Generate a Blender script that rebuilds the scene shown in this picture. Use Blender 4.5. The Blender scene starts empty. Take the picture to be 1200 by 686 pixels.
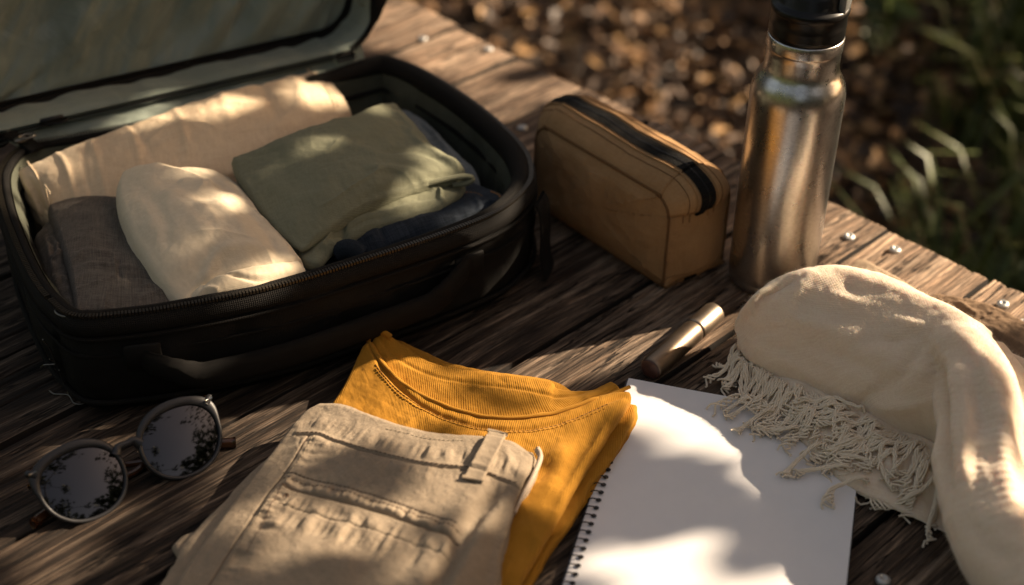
import bpy, math, random
import numpy as np
from mathutils import Vector, Matrix
from mathutils.bvhtree import BVHTree
from mathutils.kdtree import KDTree

# ------------------------------------------------------------------ camera, world, sun, exposure
scene = bpy.context.scene
COL = scene.collection
FPX, TH, RO = 1.372, 0.6295, 0.0138
Fv = np.array([0, math.cos(TH), -math.sin(TH)]); Rv = np.array([1., 0, 0]); Uv = np.cross(Rv, Fv)
R2 = math.cos(RO) * Rv + math.sin(RO) * Uv
U2 = -math.sin(RO) * Rv + math.cos(RO) * Uv
CAM = np.array([0, 0, .73])
cam = bpy.data.cameras.new('camera')
camo = bpy.data.objects.new('camera', cam); COL.objects.link(camo)
camo.matrix_world = Matrix(((R2[0], U2[0], -Fv[0], 0), (R2[1], U2[1], -Fv[1], 0), (R2[2], U2[2], -Fv[2], .73), (0, 0, 0, 1)))
cam.sensor_width = 36; cam.lens = 36 * FPX
cam.clip_start = .02; cam.clip_end = 400
cam.dof.use_dof = True; cam.dof.focus_distance = 1.10; cam.dof.aperture_fstop = 3.0
scene.camera = camo

SUN_AZ, SUN_EL = math.radians(20.5), math.radians(29)      # azimuth measured from +X toward +Y
S = np.array([math.cos(SUN_EL) * math.cos(SUN_AZ), math.cos(SUN_EL) * math.sin(SUN_AZ), math.sin(SUN_EL)])
world = bpy.data.worlds.new("World"); scene.world = world; world.use_nodes = True
wn = world.node_tree
sky = wn.nodes.new('ShaderNodeTexSky'); sky.sky_type = 'NISHITA'; sky.sun_disc = False
sky.sun_elevation = SUN_EL; sky.sun_rotation = math.pi / 2 - SUN_AZ
sky.dust_density = 3.0; sky.air_density = .8; sky.ozone_density = .4
wn.nodes['Background'].inputs['Strength'].default_value = .075
warm_sky_tint = wn.nodes.new('ShaderNodeMix'); warm_sky_tint.data_type = 'RGBA'; warm_sky_tint.blend_type = 'MULTIPLY'; warm_sky_tint.inputs[0].default_value = 1
warm_sky_tint.inputs[7].default_value = (1.32, .97, .66, 1)       # warm tint added to the whole sky colour, in place of a white balance
wn.links.new(sky.outputs[0], warm_sky_tint.inputs[6]); wn.links.new(warm_sky_tint.outputs[2], wn.nodes['Background'].inputs[0])
sl = bpy.data.lights.new('sun', 'SUN'); sl.energy = 4.7; sl.angle = math.radians(.5); sl.color = (1, .80, .58)
slo = bpy.data.objects.new('sun', sl); COL.objects.link(slo)
slo.rotation_euler = Vector(S).to_track_quat('Z', 'Y').to_euler(); slo.location = (3, 1, 4)
vs = scene.view_settings
vs.view_transform = 'Standard'; vs.look = 'None'; vs.gamma = 1; vs.exposure = 1.45; vs.use_curve_mapping = False
scene.cycles.use_denoising = True
scene.cycles.max_bounces = 8

# ------------------------------------------------------------------ helpers
def P(px, py, z=0.0):
    """point of the place at height z above the table that was surveyed at this spot of the photograph"""
    d = Fv + R2 * ((px - 600) / 1200 / FPX) - U2 * ((py - 343) / 1200 / FPX)
    t = (z - CAM[2]) / d[2]
    return CAM + t * d

rng = np.random.default_rng(7)
def _h(ix, iy, iz, seed):
    n = (ix * 73856093) ^ (iy * 19349663) ^ (iz * 83492791) ^ (seed * 2654435)
    n = (n ^ (n >> 13)) * 1274126177
    n = n ^ (n >> 16)
    return ((n & 0xFFFF) / 32767.5) - 1.0
def vnoise(x, y, z=0.0, seed=0):
    x, y = np.broadcast_arrays(np.asarray(x, float), np.asarray(y, float)); z = np.broadcast_to(np.asarray(z, float), x.shape)
    xi, yi, zi = np.floor(x).astype(np.int64), np.floor(y).astype(np.int64), np.floor(z).astype(np.int64)
    fx, fy, fz = x - xi, y - yi, z - zi
    fx, fy, fz = [f * f * f * (f * (f * 6 - 15) + 10) for f in (fx, fy, fz)]
    r = 0
    for a in (0, 1):
        for b in (0, 1):
            for c in (0, 1):
                w = (fx if a else 1 - fx) * (fy if b else 1 - fy) * (fz if c else 1 - fz)
                r = r + w * _h(xi + a, yi + b, zi + c, seed)
    return r
def fbm(x, y, z=0.0, seed=0, oct=4, gain=.5):
    r, a, s = 0, 1, 1
    for k in range(oct):
        r = r + a * vnoise(np.asarray(x) * s, np.asarray(y) * s, np.asarray(z) * s, seed + k); a *= gain; s *= 2.03
    return r
def smooth(e0, e1, x):
    t = np.clip((x - e0) / (e1 - e0), 0, 1); return t * t * (3 - 2 * t)

def catmull(pts, n, closed=False):
    p = np.array(pts, float); m = len(p)
    if closed: q = np.vstack([p[-1], p, p[0], p[1]]); segs = m
    else: q = np.vstack([2 * p[0] - p[1], p, 2 * p[-1] - p[-2]]); segs = m - 1
    # chord-length resampling
    def ev(t):
        t = np.asarray(t); i = np.clip(np.floor(t).astype(int), 0, segs - 1); u = (t - i)[..., None]
        a, b, c, d = q[i], q[i + 1], q[i + 2], q[i + 3]
        return .5 * ((2 * b) + (c - a) * u + (2 * a - 5 * b + 4 * c - d) * u ** 2 + (3 * b - a - 3 * c + d) * u ** 3)
    tt = np.linspace(0, segs, max(segs * 14, 40) + 1); e = ev(tt)
    L = np.concatenate([[0], np.cumsum(np.linalg.norm(np.diff(e, axis=0), axis=1))])
    ts = np.interp(np.linspace(0, L[-1], n + (1 if closed else 0)), L, tt)
    r = ev(ts)
    return r[:-1] if closed else r

def quads(nu, nv, cu=False, cv=False):
    I = np.arange(nu if cu else nu - 1); J = np.arange(nv if cv else nv - 1)
    i, j = np.meshgrid(I, J, indexing='ij'); i2, j2 = (i + 1) % nu, (j + 1) % nv
    return np.stack([i * nv + j, i2 * nv + j, i2 * nv + j2, i * nv + j2], -1).reshape(-1, 4)

def mesh(name, V, F, uv=None, smooth_=True):
    """V (n,3), F (m,k) array or list of arrays"""
    Fs = F if isinstance(F, list) else [F]
    Fs = [f for f in Fs if len(f)]
    me = bpy.data.meshes.new(name)
    V = np.asarray(V, np.float32).reshape(-1, 3)
    me.vertices.add(len(V)); me.vertices.foreach_set('co', V.ravel())
    li = np.concatenate([f.ravel() for f in Fs]).astype(np.int32)
    tot = np.concatenate([np.full(len(f), f.shape[1]) for f in Fs]).astype(np.int32)
    me.loops.add(len(li)); me.loops.foreach_set('vertex_index', li)
    me.polygons.add(len(tot)); me.polygons.foreach_set('loop_start', np.concatenate([[0], np.cumsum(tot)[:-1]]).astype(np.int32))
    try: me.polygons.foreach_set('loop_total', tot)
    except Exception: pass
    me.polygons.foreach_set('use_smooth', np.full(len(tot), smooth_))
    if uv is not None:
        l = me.uv_layers.new(name='UVMap'); l.data.foreach_set('uv', np.asarray(uv, np.float32).reshape(-1, 2)[li].ravel())
    me.update(calc_edges=True); me.validate()
    return me
def obj(name, me, mat=None, parent=None, loc=None):
    o = bpy.data.objects.new(name, me); COL.objects.link(o)
    if mat is not None and me is not None and not me.materials: me.materials.append(mat)
    if parent is not None: o.parent = parent
    if loc is not None: o.location = loc
    return o
def thing(name, label, cat, loc=(0, 0, 0), group=None):
    o = bpy.data.objects.new(name, None); COL.objects.link(o); o.location = tuple(float(c) for c in loc); o.empty_display_size = .02
    tag(o, label, cat, group); return o
def tag(o, label, cat, group=None):
    o['label'] = label; o['category'] = cat
    if group: o['group'] = group
    return o
def part(name, V, F, mat, parent, uv=None, smooth_=True, kind=None, label=None):
    """world-space vertices become a child part of a thing"""
    V = np.asarray(V, float).reshape(-1, 3)
    base = np.zeros(3); q = parent
    while q is not None:
        base += np.array(q.location); q = q.parent
    org = V.mean(0)
    o = obj(name, mesh(name, V - org, F, uv, smooth_), mat, parent, tuple(org - base))
    if kind: o['kind'] = kind
    if label: o['label'] = label
    return o

class MB:
    def __init__(s): s.V = []; s.F = {}; s.n = 0; s.uv = []
    def add(s, V, F, uv=None):
        V = np.asarray(V, float).reshape(-1, 3)
        for f in (F if isinstance(F, list) else [F]):
            if len(f): s.F.setdefault(f.shape[1], []).append(np.asarray(f) + s.n)
        s.V.append(V); s.n += len(V); s.uv.append(np.zeros((len(V), 2)) if uv is None else np.asarray(uv).reshape(-1, 2))
        return s
    def get(s): return np.vstack(s.V), [np.vstack(f) for f in s.F.values()], np.vstack(s.uv)
    def part(s, name, mat, parent, **k):
        V, F, uv = s.get(); return part(name, V, F, mat, parent, uv, **k)

def frames(p, closed=False):
    if closed: t = np.roll(p, -1, 0) - np.roll(p, 1, 0)
    else: t = np.gradient(p, axis=0)
    t /= np.linalg.norm(t, axis=1, keepdims=True) + 1e-12
    up = np.array([0, 0, 1.])
    n = np.cross(t, up); bad = np.linalg.norm(n, axis=1) < .15
    n[bad] = np.cross(t[bad], [1., .2, 0]); n /= np.linalg.norm(n, axis=1, keepdims=True)
    b = np.cross(n, t); return t, n, b
def tube(p, r, k=8, closed=False, flat=1.0, taper=None, cap=True, twist=None):
    """tube along points; flat scales the vertical half axis"""
    p = np.asarray(p, float); n_ = len(p); t, n, b = frames(p, closed)
    r = np.broadcast_to(np.asarray(r, float), (n_,)) if np.ndim(r) else np.full(n_, float(r))
    a = np.linspace(0, 2 * np.pi, k, endpoint=False)
    V = p[:, None] + r[:, None, None] * (np.cos(a)[None, :, None] * n[:, None] + flat * np.sin(a)[None, :, None] * b[:, None])
    F = quads(n_, k, closed, True)
    uv = np.stack(np.meshgrid(np.linspace(0, 1, n_), a / 6.283, indexing='ij'), -1)
    V = V.reshape(-1, 3); uv = uv.reshape(-1, 2); Fl = [F]
    if not closed and cap:
        c0, c1 = len(V), len(V) + 1
        V = np.vstack([V, p[0], p[-1]]); uv = np.vstack([uv, [0, 0], [1, 0]])
        i = np.arange(k); j = (i + 1) % k
        Fl.append(np.stack([np.full(k, c0), j, i], -1)); o = (n_ - 1) * k
        Fl.append(np.stack([np.full(k, c1), o + i, o + j], -1))
    return V, Fl, uv
def lathe(prof, k=64, c=(0, 0, 0)):
    prof = np.array(prof, float); a = np.linspace(0, 2 * np.pi, k, endpoint=False)
    V = np.stack([prof[:, 0][:, None] * np.cos(a), prof[:, 0][:, None] * np.sin(a), np.repeat(prof[:, 1][:, None], k, 1)], -1)
    L = np.concatenate([[0], np.cumsum(np.linalg.norm(np.diff(prof, axis=0), axis=1))])
    uv = np.stack(np.meshgrid(L, a * .0365, indexing='ij'), -1)
    return V.reshape(-1, 3) + np.array(c), [quads(len(prof), k, False, True)[:, ::-1]], uv.reshape(-1, 2)
def rotz(a): return np.array([[math.cos(a), -math.sin(a), 0], [math.sin(a), math.cos(a), 0], [0, 0, 1.]])
def boxm(c, h, R=None, bev=0.0):
    """box centre c half sizes h, chamfered vertically-topped"""
    h = np.array(h, float); s = []
    if bev <= 0:
        V = np.array([[x, y, z] for x in (-1, 1) for y in (-1, 1) for z in (-1, 1)]) * h
        F = np.array([[0, 1, 3, 2], [4, 6, 7, 5], [0, 4, 5, 1], [2, 3, 7, 6], [0, 2, 6, 4], [1, 5, 7, 3]])
    else:
        V = []
        for zz, ins in ((-h[2], bev), (-h[2] + bev, 0), (h[2] - bev, 0), (h[2], bev)):
            a, b = h[0] - ins, h[1] - ins; q = bev * .7
            V += [[-a + q, -b, zz], [a - q, -b, zz], [a, -b + q, zz], [a, b - q, zz], [a - q, b, zz], [-a + q, b, zz], [-a, b - q, zz], [-a, -b + q, zz]]
        V = np.array(V); F = [quads(4, 8, False, True)[:, ::-1], np.array([list(range(8))[::-1]]), np.array([list(range(24, 32))])]
    if R is not None: V = V @ np.asarray(R).T
    return V + np.array(c), F if isinstance(F, list) else [F], None

def poly_dist(xy, path):
    """distance, signed distance (left +) and length along, of points xy (...,2) to a polyline"""
    path = np.asarray(path, float)[:, :2]; sh = xy.shape[:-1]; q = xy.reshape(-1, 2)
    bd = np.full(len(q), 1e9); bs = np.zeros(len(q)); ba = np.zeros(len(q)); L = 0
    for a, b in zip(path[:-1], path[1:]):
        d = b - a; l = np.linalg.norm(d) + 1e-12; d = d / l; w = q - a
        t = np.clip(w @ d, 0, l); e = w - t[:, None] * d; dist = np.linalg.norm(e, axis=1)
        sg = d[0] * w[:, 1] - d[1] * w[:, 0]; m = dist < bd
        bd[m] = dist[m]; bs[m] = (np.sign(sg) * dist)[m]; ba[m] = L + t[m]; L += l
    return bd.reshape(sh), bs.reshape(sh), ba.reshape(sh), L
def ppath(pts, z, n=40):
    return catmull([P(q[0], q[1], q[2] if len(q) > 2 else z) for q in pts], n)

def apply_ridges(G, ridges, z):
    dz = np.zeros(G.shape[:2])
    for R in ridges:
        path = ppath(R['p'], R.get('z', z), 28)
        d, sd, al, L = poly_dist(G[..., :2], path)
        w = R.get('w', .004); a = R.get('a', .002); k = R.get('k', 'ridge')
        e = smooth(0, R.get('fade', .25), al / L + 1e-6) * smooth(0, R.get('fade', .25), 1 - al / L + 1e-6) if R.get('ends', True) else 1
        if k == 'ridge': dz += a * np.exp(-(d / w) ** 2) * e
        elif k == 'step': dz += a * (smooth(-w, w, sd)) * np.exp(-(np.maximum(d - R.get('reach', 9), 0) / .01) ** 2)
        elif k == 'pucker':
            f = R.get('f', 900); nz = fbm(al * f / 6.28, sd * R.get('skew', 40), 0, R.get('seed', 3), 2)
            side = R.get('side', 0); c = R.get('c', w * .6) * side
            dz += 1.35 * a * nz * np.exp(-((sd - c) / w) ** 2)
    return dz

def coons(b, r, t, l, nu, nv):
    u = np.linspace(0, 1, nu)[:, None, None]; v = np.linspace(0, 1, nv)[None, :, None]
    B = catmull(b, nu)[:, None]; T = catmull(t, nu)[:, None]; L = catmull(l, nv)[None]; R = catmull(r, nv)[None]
    return (1 - v) * B + v * T + (1 - u) * L + u * R - ((1 - u) * (1 - v) * B[0, 0] + u * (1 - v) * B[-1, 0] + (1 - u) * v * T[0, 0] + u * v * T[-1, 0])

def fold(name, mat, sides, z, H, nu=160, nv=120, rad=.006, ridges=(), noise=(.0015, 14, 1), crown=0.0, layers=1, lay=(1, 1, 1, 1), parent=None, rings=16, shrink=None, zf=None, jit=.0015, fine=(.0005, 90), crease=None):
    """a folded cloth: its top sheet is a patch between four surveyed edges, the rim rolls over and runs down H through its layers"""
    S4 = [[P(q[0], q[1], q[2] if len(q) > 2 else z) for q in s] for s in sides]
    b, r, t, l = S4
    G = coons(b, r, t, l, nu, nv)
    cen = G.reshape(-1, 3).mean(0)[:2]; sh = rad if shrink is None else shrink
    ext = np.linalg.norm(G[..., :2] - cen, axis=-1); mx = ext.max()
    G[..., :2] = cen + (G[..., :2] - cen) * (1 - sh / (mx * .75))
    u = np.linspace(0, 1, nu)[:, None]; v = np.linspace(0, 1, nv)[None]
    dzr = apply_ridges(G, ridges, z)
    dz = dzr + noise[0] * fbm(G[..., 0] * noise[1], G[..., 1] * noise[1], z * 10, noise[2], 4, .45)
    if crease:
        ca, csx, csy, cang, csd = crease; X_, Y_ = G[..., 0] * math.cos(cang) + G[..., 1] * math.sin(cang), -G[..., 0] * math.sin(cang) + G[..., 1] * math.cos(cang)
        wx, wy = .02 * fbm(G[..., 0] * 12, G[..., 1] * 12, 3, csd + 5, 2), .02 * fbm(G[..., 0] * 12, G[..., 1] * 12, 9, csd + 6, 2)
        rd = 1 - np.abs(vnoise((X_ + wx) * csx, (Y_ + wy) * csy, 0, csd)) * 2.2; rd2 = 1 - np.abs(vnoise((X_ + wy) * csx * 2.1, (Y_ + wx) * csy * 2.1, 4, csd + 1)) * 2.2
        dz = dz + ca * np.maximum(rd, 0) ** 2.5 * smooth(-.4, .5, vnoise(X_ * 14, Y_ * 14, 1, csd + 2)) + .5 * ca * np.maximum(rd2, 0) ** 2.5 * smooth(-.3, .5, vnoise(X_ * 20, Y_ * 20, 2, csd + 3))
    if fine: dz = dz + fine[0] * fbm(G[..., 0] * fine[1], G[..., 1] * fine[1], 0, 9, 3)
    dz = dz + crown * ((1 - (2 * u - 1) ** 4) * (1 - (2 * v - 1) ** 4) - 1)
    if zf is not None: dz = dz + zf(u, v, G)
    G[..., 2] += dz
    # boundary loop, counter-clockwise
    idx = [(i, 0) for i in range(nu)] + [(nu - 1, j) for j in range(1, nv)] + [(i, nv - 1) for i in range(nu - 2, -1, -1)] + [(0, j) for j in range(nv - 2, 0, -1)]
    idx = np.array(idx); Bp = G[idx[:, 0], idx[:, 1]]; m = len(Bp)
    tg = np.roll(Bp, -1, 0) - np.roll(Bp, 1, 0); N = np.stack([tg[:, 1], -tg[:, 0]], -1)
    for _ in range(6): N = (np.roll(N, 1, 0) + N * 2 + np.roll(N, -1, 0)) / 4
    N /= np.linalg.norm(N, axis=1, keepdims=True) + 1e-12
    area = np.sum(Bp[:, 0] * np.roll(Bp[:, 1], -1) - Bp[:, 1] * np.roll(Bp[:, 0], -1))
    if area < 0: N = -N
    side = np.concatenate([np.full(nu, lay[0]), np.full(nv - 1, lay[1]), np.full(nu - 1, lay[2]), np.full(nv - 2, lay[3])]).astype(float)
    for _ in range(12): side = (np.roll(side, 1) + side * 2 + np.roll(side, -1)) / 4
    Lp = np.cumsum(np.linalg.norm(tg, axis=1) / 2)
    V = [G.reshape(-1, 3)]; rings = max(rings, layers * 8)
    uvt = np.stack([Lp * 0, Lp], -1)
    Lu = np.linalg.norm(np.diff(G[:, nv // 2], axis=0), axis=1).sum(); Lv = np.linalg.norm(np.diff(G[nu // 2], axis=0), axis=1).sum()
    UV = [np.stack(np.broadcast_arrays(u * Lu, v * Lv), -1).reshape(-1, 2)]
    base = UV[0].reshape(nu, nv, 2)[idx[:, 0], idx[:, 1]]
    for j in range(1, rings + 1):
        s = j / rings
        single = rad * math.sqrt(max(0, 1 - (2 * s - 1) ** 2))
        lob = abs(math.sin(layers * math.pi * s)) ** .55
        ly = int(min(s * layers, layers - 1e-6))
        off = rad * (.35 + .5 * lob) + jit * fbm(Lp * 26, ly * 7.3, 0, 5 + ly, 2) * 1.2
        if s > .98: off = off * 0 + 0
        o = single * (1 - side) + off * side if layers > 1 else np.full(m, single)
        o = o + .0004 * fbm(Lp * 60, s * 6, 0, 4, 2)
        wz = .12 * H * fbm(Lp * 16, s * 2, 0, 8, 2) * math.sin(math.pi * s) if layers > 1 else 0
        zz = Bp[:, 2] - (Bp[:, 2] - (np.median(Bp[:, 2]) - H)) * s + wz * .35
        V.append(np.column_stack([Bp[:, 0] + N[:, 0] * o, Bp[:, 1] + N[:, 1] * o, zz])); UV.append(base + N * (s * H + o[:, None] if np.ndim(o) else s * H))
    F = [quads(nu, nv)]
    n0 = nu * nv; flat = idx[:, 0] * nv + idx[:, 1]
    prev = flat
    for j in range(rings):
        cur = n0 + j * m + np.arange(m); F.append(np.stack([prev, cur, np.roll(cur, -1), np.roll(prev, -1)], -1)); prev = cur
    F.append(prev[::-1][None, :]) if False else None
    V = np.vstack(V); UV = np.vstack(UV); F = [np.vstack([f for f in F if f is not None])]
    if area < 0: F = [F[0][:, ::-1]]
    bvh = BVHTree.FromPolygons([tuple(x) for x in G.reshape(-1, 3)], [tuple(int(k) for k in f) for f in quads(nu, nv)])
    if parent is None: return V, F, UV, bvh, G
    o = part(name, V, F, mat, parent, UV)
    return o, bvh, G
def drop(bvh, xy, lift=0.0, default=0.0):
    out = []
    for q in xy:
        h = bvh.ray_cast(Vector((float(q[0]), float(q[1]), 1.0)), Vector((0, 0, -1)))
        out.append([q[0], q[1], (h[0].z if h[0] is not None else default) + lift])
    out = np.array(out)
    return out
def stitches(bvh, pts, z, mat, parent, name='stitching', L=.0022, gap=.0014, r=.00035, lift=.0001, n=200):
    path = ppath(pts, z, n); d = np.concatenate([[0], np.cumsum(np.linalg.norm(np.diff(path[:, :2], axis=0), axis=1))])
    mb = MB(); s = 0
    while s + L < d[-1]:
        q = np.array([[np.interp(t, d, path[:, 0]), np.interp(t, d, path[:, 1])] for t in (s, s + L * .5, s + L)])
        w = drop(bvh, q, lift, z); w[1, 2] += r * .7; mb.add(*tube(w, r, 5)); s += L + gap
    return mb.part(name, mat, parent, kind='stuff')
def cord(bvh, pts, z, r, mat, parent, name, lift=0, n=120, flat=1.0, k=8):
    path = ppath(pts, z, n); w = drop(bvh, path[:, :2], lift, z)
    for _ in range(2): w[1:-1, 2] = (w[:-2, 2] + w[1:-1, 2] * 2 + w[2:, 2]) / 4
    V, F, uv = tube(w, r, k, flat=flat); return part(name, V, F, mat, parent, uv)

# ------------------------------------------------------------------ materials
def nt(name):
    m = bpy.data.materials.new(name); m.use_nodes = True; t = m.node_tree
    return m, t, t.nodes['Principled BSDF'], t.nodes.new, t.links.new
def ramp(t, stops):
    r = t.nodes.new('ShaderNodeValToRGB'); e = r.color_ramp.elements
    while len(e) < len(stops): e.new(.5)
    for el, (p, c) in zip(e, stops): el.position = p; el.color = (*c, 1) if len(c) == 3 else c
    return r
def mixc(t, fac, a, b, mode='MIX'):
    m = t.nodes.new('ShaderNodeMix'); m.data_type = 'RGBA'; m.blend_type = mode
    for s, v in ((0, fac), (6, a), (7, b)):
        if hasattr(v, 'node'): t.links.new(v, m.inputs[s])
        elif s == 0: m.inputs[0].default_value = v
        else: m.inputs[s].default_value = (*v, 1) if len(v) == 3 else v
    return m.outputs[2]
def noise(t, vec, scale, detail=4, rough=.55, dist=0):
    n = t.nodes.new('ShaderNodeTexNoise'); n.inputs['Scale'].default_value = scale; n.inputs['Detail'].default_value = detail
    n.inputs['Roughness'].default_value = rough; n.inputs['Distortion'].default_value = dist
    if vec is not None: t.links.new(vec, n.inputs['Vector'])
    return n.outputs[0]
def mapping(t, vec, scale=(1, 1, 1), rot=(0, 0, 0), loc=(0, 0, 0)):
    m = t.nodes.new('ShaderNodeMapping'); m.inputs['Scale'].default_value = scale; m.inputs['Rotation'].default_value = rot; m.inputs['Location'].default_value = loc
    t.links.new(vec, m.inputs['Vector']); return m.outputs[0]
def math_(t, op, a, b=0.0):
    m = t.nodes.new('ShaderNodeMath'); m.operation = op
    for i, v in ((0, a), (1, b)):
        if hasattr(v, 'node'): t.links.new(v, m.inputs[i])
        else: m.inputs[i].default_value = v
    return m.outputs[0]
def bump(t, h, strength, dist, prev=None):
    b = t.nodes.new('ShaderNodeBump'); b.inputs['Strength'].default_value = strength; b.inputs['Distance'].default_value = dist
    t.links.new(h, b.inputs['Height'])
    if prev is not None: t.links.new(prev, b.inputs['Normal'])
    return b.outputs[0]
def wave(t, vec, scale, dist=0, dirn='X', dscale=1.0):
    w = t.nodes.new('ShaderNodeTexWave'); w.bands_direction = dirn; w.inputs['Scale'].default_value = scale
    w.inputs['Distortion'].default_value = dist; w.inputs['Detail'].default_value = 1; w.inputs['Detail Scale'].default_value = dscale
    t.links.new(vec, w.inputs['Vector']); return w.outputs['Fac']

def fabric(name, c1, c2, thread=.0011, ang=0.0, weave=.35, mottle=18, rough=.9, sheen=.25, use_obj=False, fuzz=.3, slub=.4, trans=0, wrinkle=0.15, twill=False):
    m, t, b, N, L = nt(name)
    tc = N('ShaderNodeTexCoord'); v = tc.outputs['Object' if use_obj else 'UV']
    v = mapping(t, v, rot=(0, 0, ang))
    sc = 1 / thread / 6.2832 * 2 * math.pi / 1
    nn = noise(t, v, mottle, 5, .6); nf = noise(t, v, 420, 3, .7)
    sx = noise(t, mapping(t, v, (40, 900, 40)), 1, 3, .7); sy = noise(t, mapping(t, v, (900, 40, 900)), 1, 3, .7)
    thr = math_(t, 'ADD', math_(t, 'MULTIPLY', sx, .5), math_(t, 'MULTIPLY', sy, .5))
    f = math_(t, 'ADD', math_(t, 'MULTIPLY', math_(t, 'SUBTRACT', nn, .5), 1.3), math_(t, 'MULTIPLY', math_(t, 'SUBTRACT', thr, .5), slub * 4))
    f = math_(t, 'ADD', f, math_(t, 'MULTIPLY', math_(t, 'SUBTRACT', nf, .5), .7)); f = math_(t, 'ADD', f, .5)
    f_ = N('ShaderNodeClamp'); L(f, f_.inputs[0])
    L(mixc(t, f_.outputs[0], c1, c2), b.inputs['Base Color'])
    b.inputs['Roughness'].default_value = rough; b.inputs['Specular IOR Level'].default_value = .2
    b.inputs['Sheen Weight'].default_value = sheen; b.inputs['Sheen Roughness'].default_value = .5
    b.inputs['Sheen Tint'].default_value = (*[min(1, c * 1.6 + .1) for c in c2], 1)
    per = .314 / thread
    if twill: w = wave(t, mapping(t, v, rot=(0, 0, .8)), per, .4)
    else:
        w = math_(t, 'MULTIPLY', wave(t, v, per, .5, 'X', 3), wave(t, v, per, .5, 'Y', 3))
    n1 = bump(t, w, weave, thread * .5)
    n2 = bump(t, nf, fuzz, .0006, n1)
    n3 = bump(t, noise(t, v, 55, 4, .55, .6), wrinkle, .004, n2)
    L(n3, b.inputs['Normal'])
    if trans: b.inputs['Subsurface Weight'].default_value = trans; b.inputs['Subsurface Radius'].default_value = (.02, .012, .007); b.inputs['Subsurface Scale'].default_value = .5
    return m
def plain(name, c, rough=.5, metal=0, spec=.5, coat=0, bumps=0, bscale=300, aniso=0):
    m, t, b, N, L = nt(name)
    tc = N('ShaderNodeTexCoord'); n = noise(t, tc.outputs['Object'], bscale, 4, .6)
    L(mixc(t, n, tuple(x * .8 for x in c), tuple(min(1, x * 1.2) for x in c)), b.inputs['Base Color'])
    rr = math_(t, 'ADD', math_(t, 'MULTIPLY', noise(t, tc.outputs['Object'], 60, 5, .65), .25), rough - .12); L(rr, b.inputs['Roughness'])
    b.inputs['Metallic'].default_value = metal; b.inputs['Specular IOR Level'].default_value = spec; b.inputs['Coat Weight'].default_value = coat
    if bumps: L(bump(t, n, bumps, .0008), b.inputs['Normal'])
    return m

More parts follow.
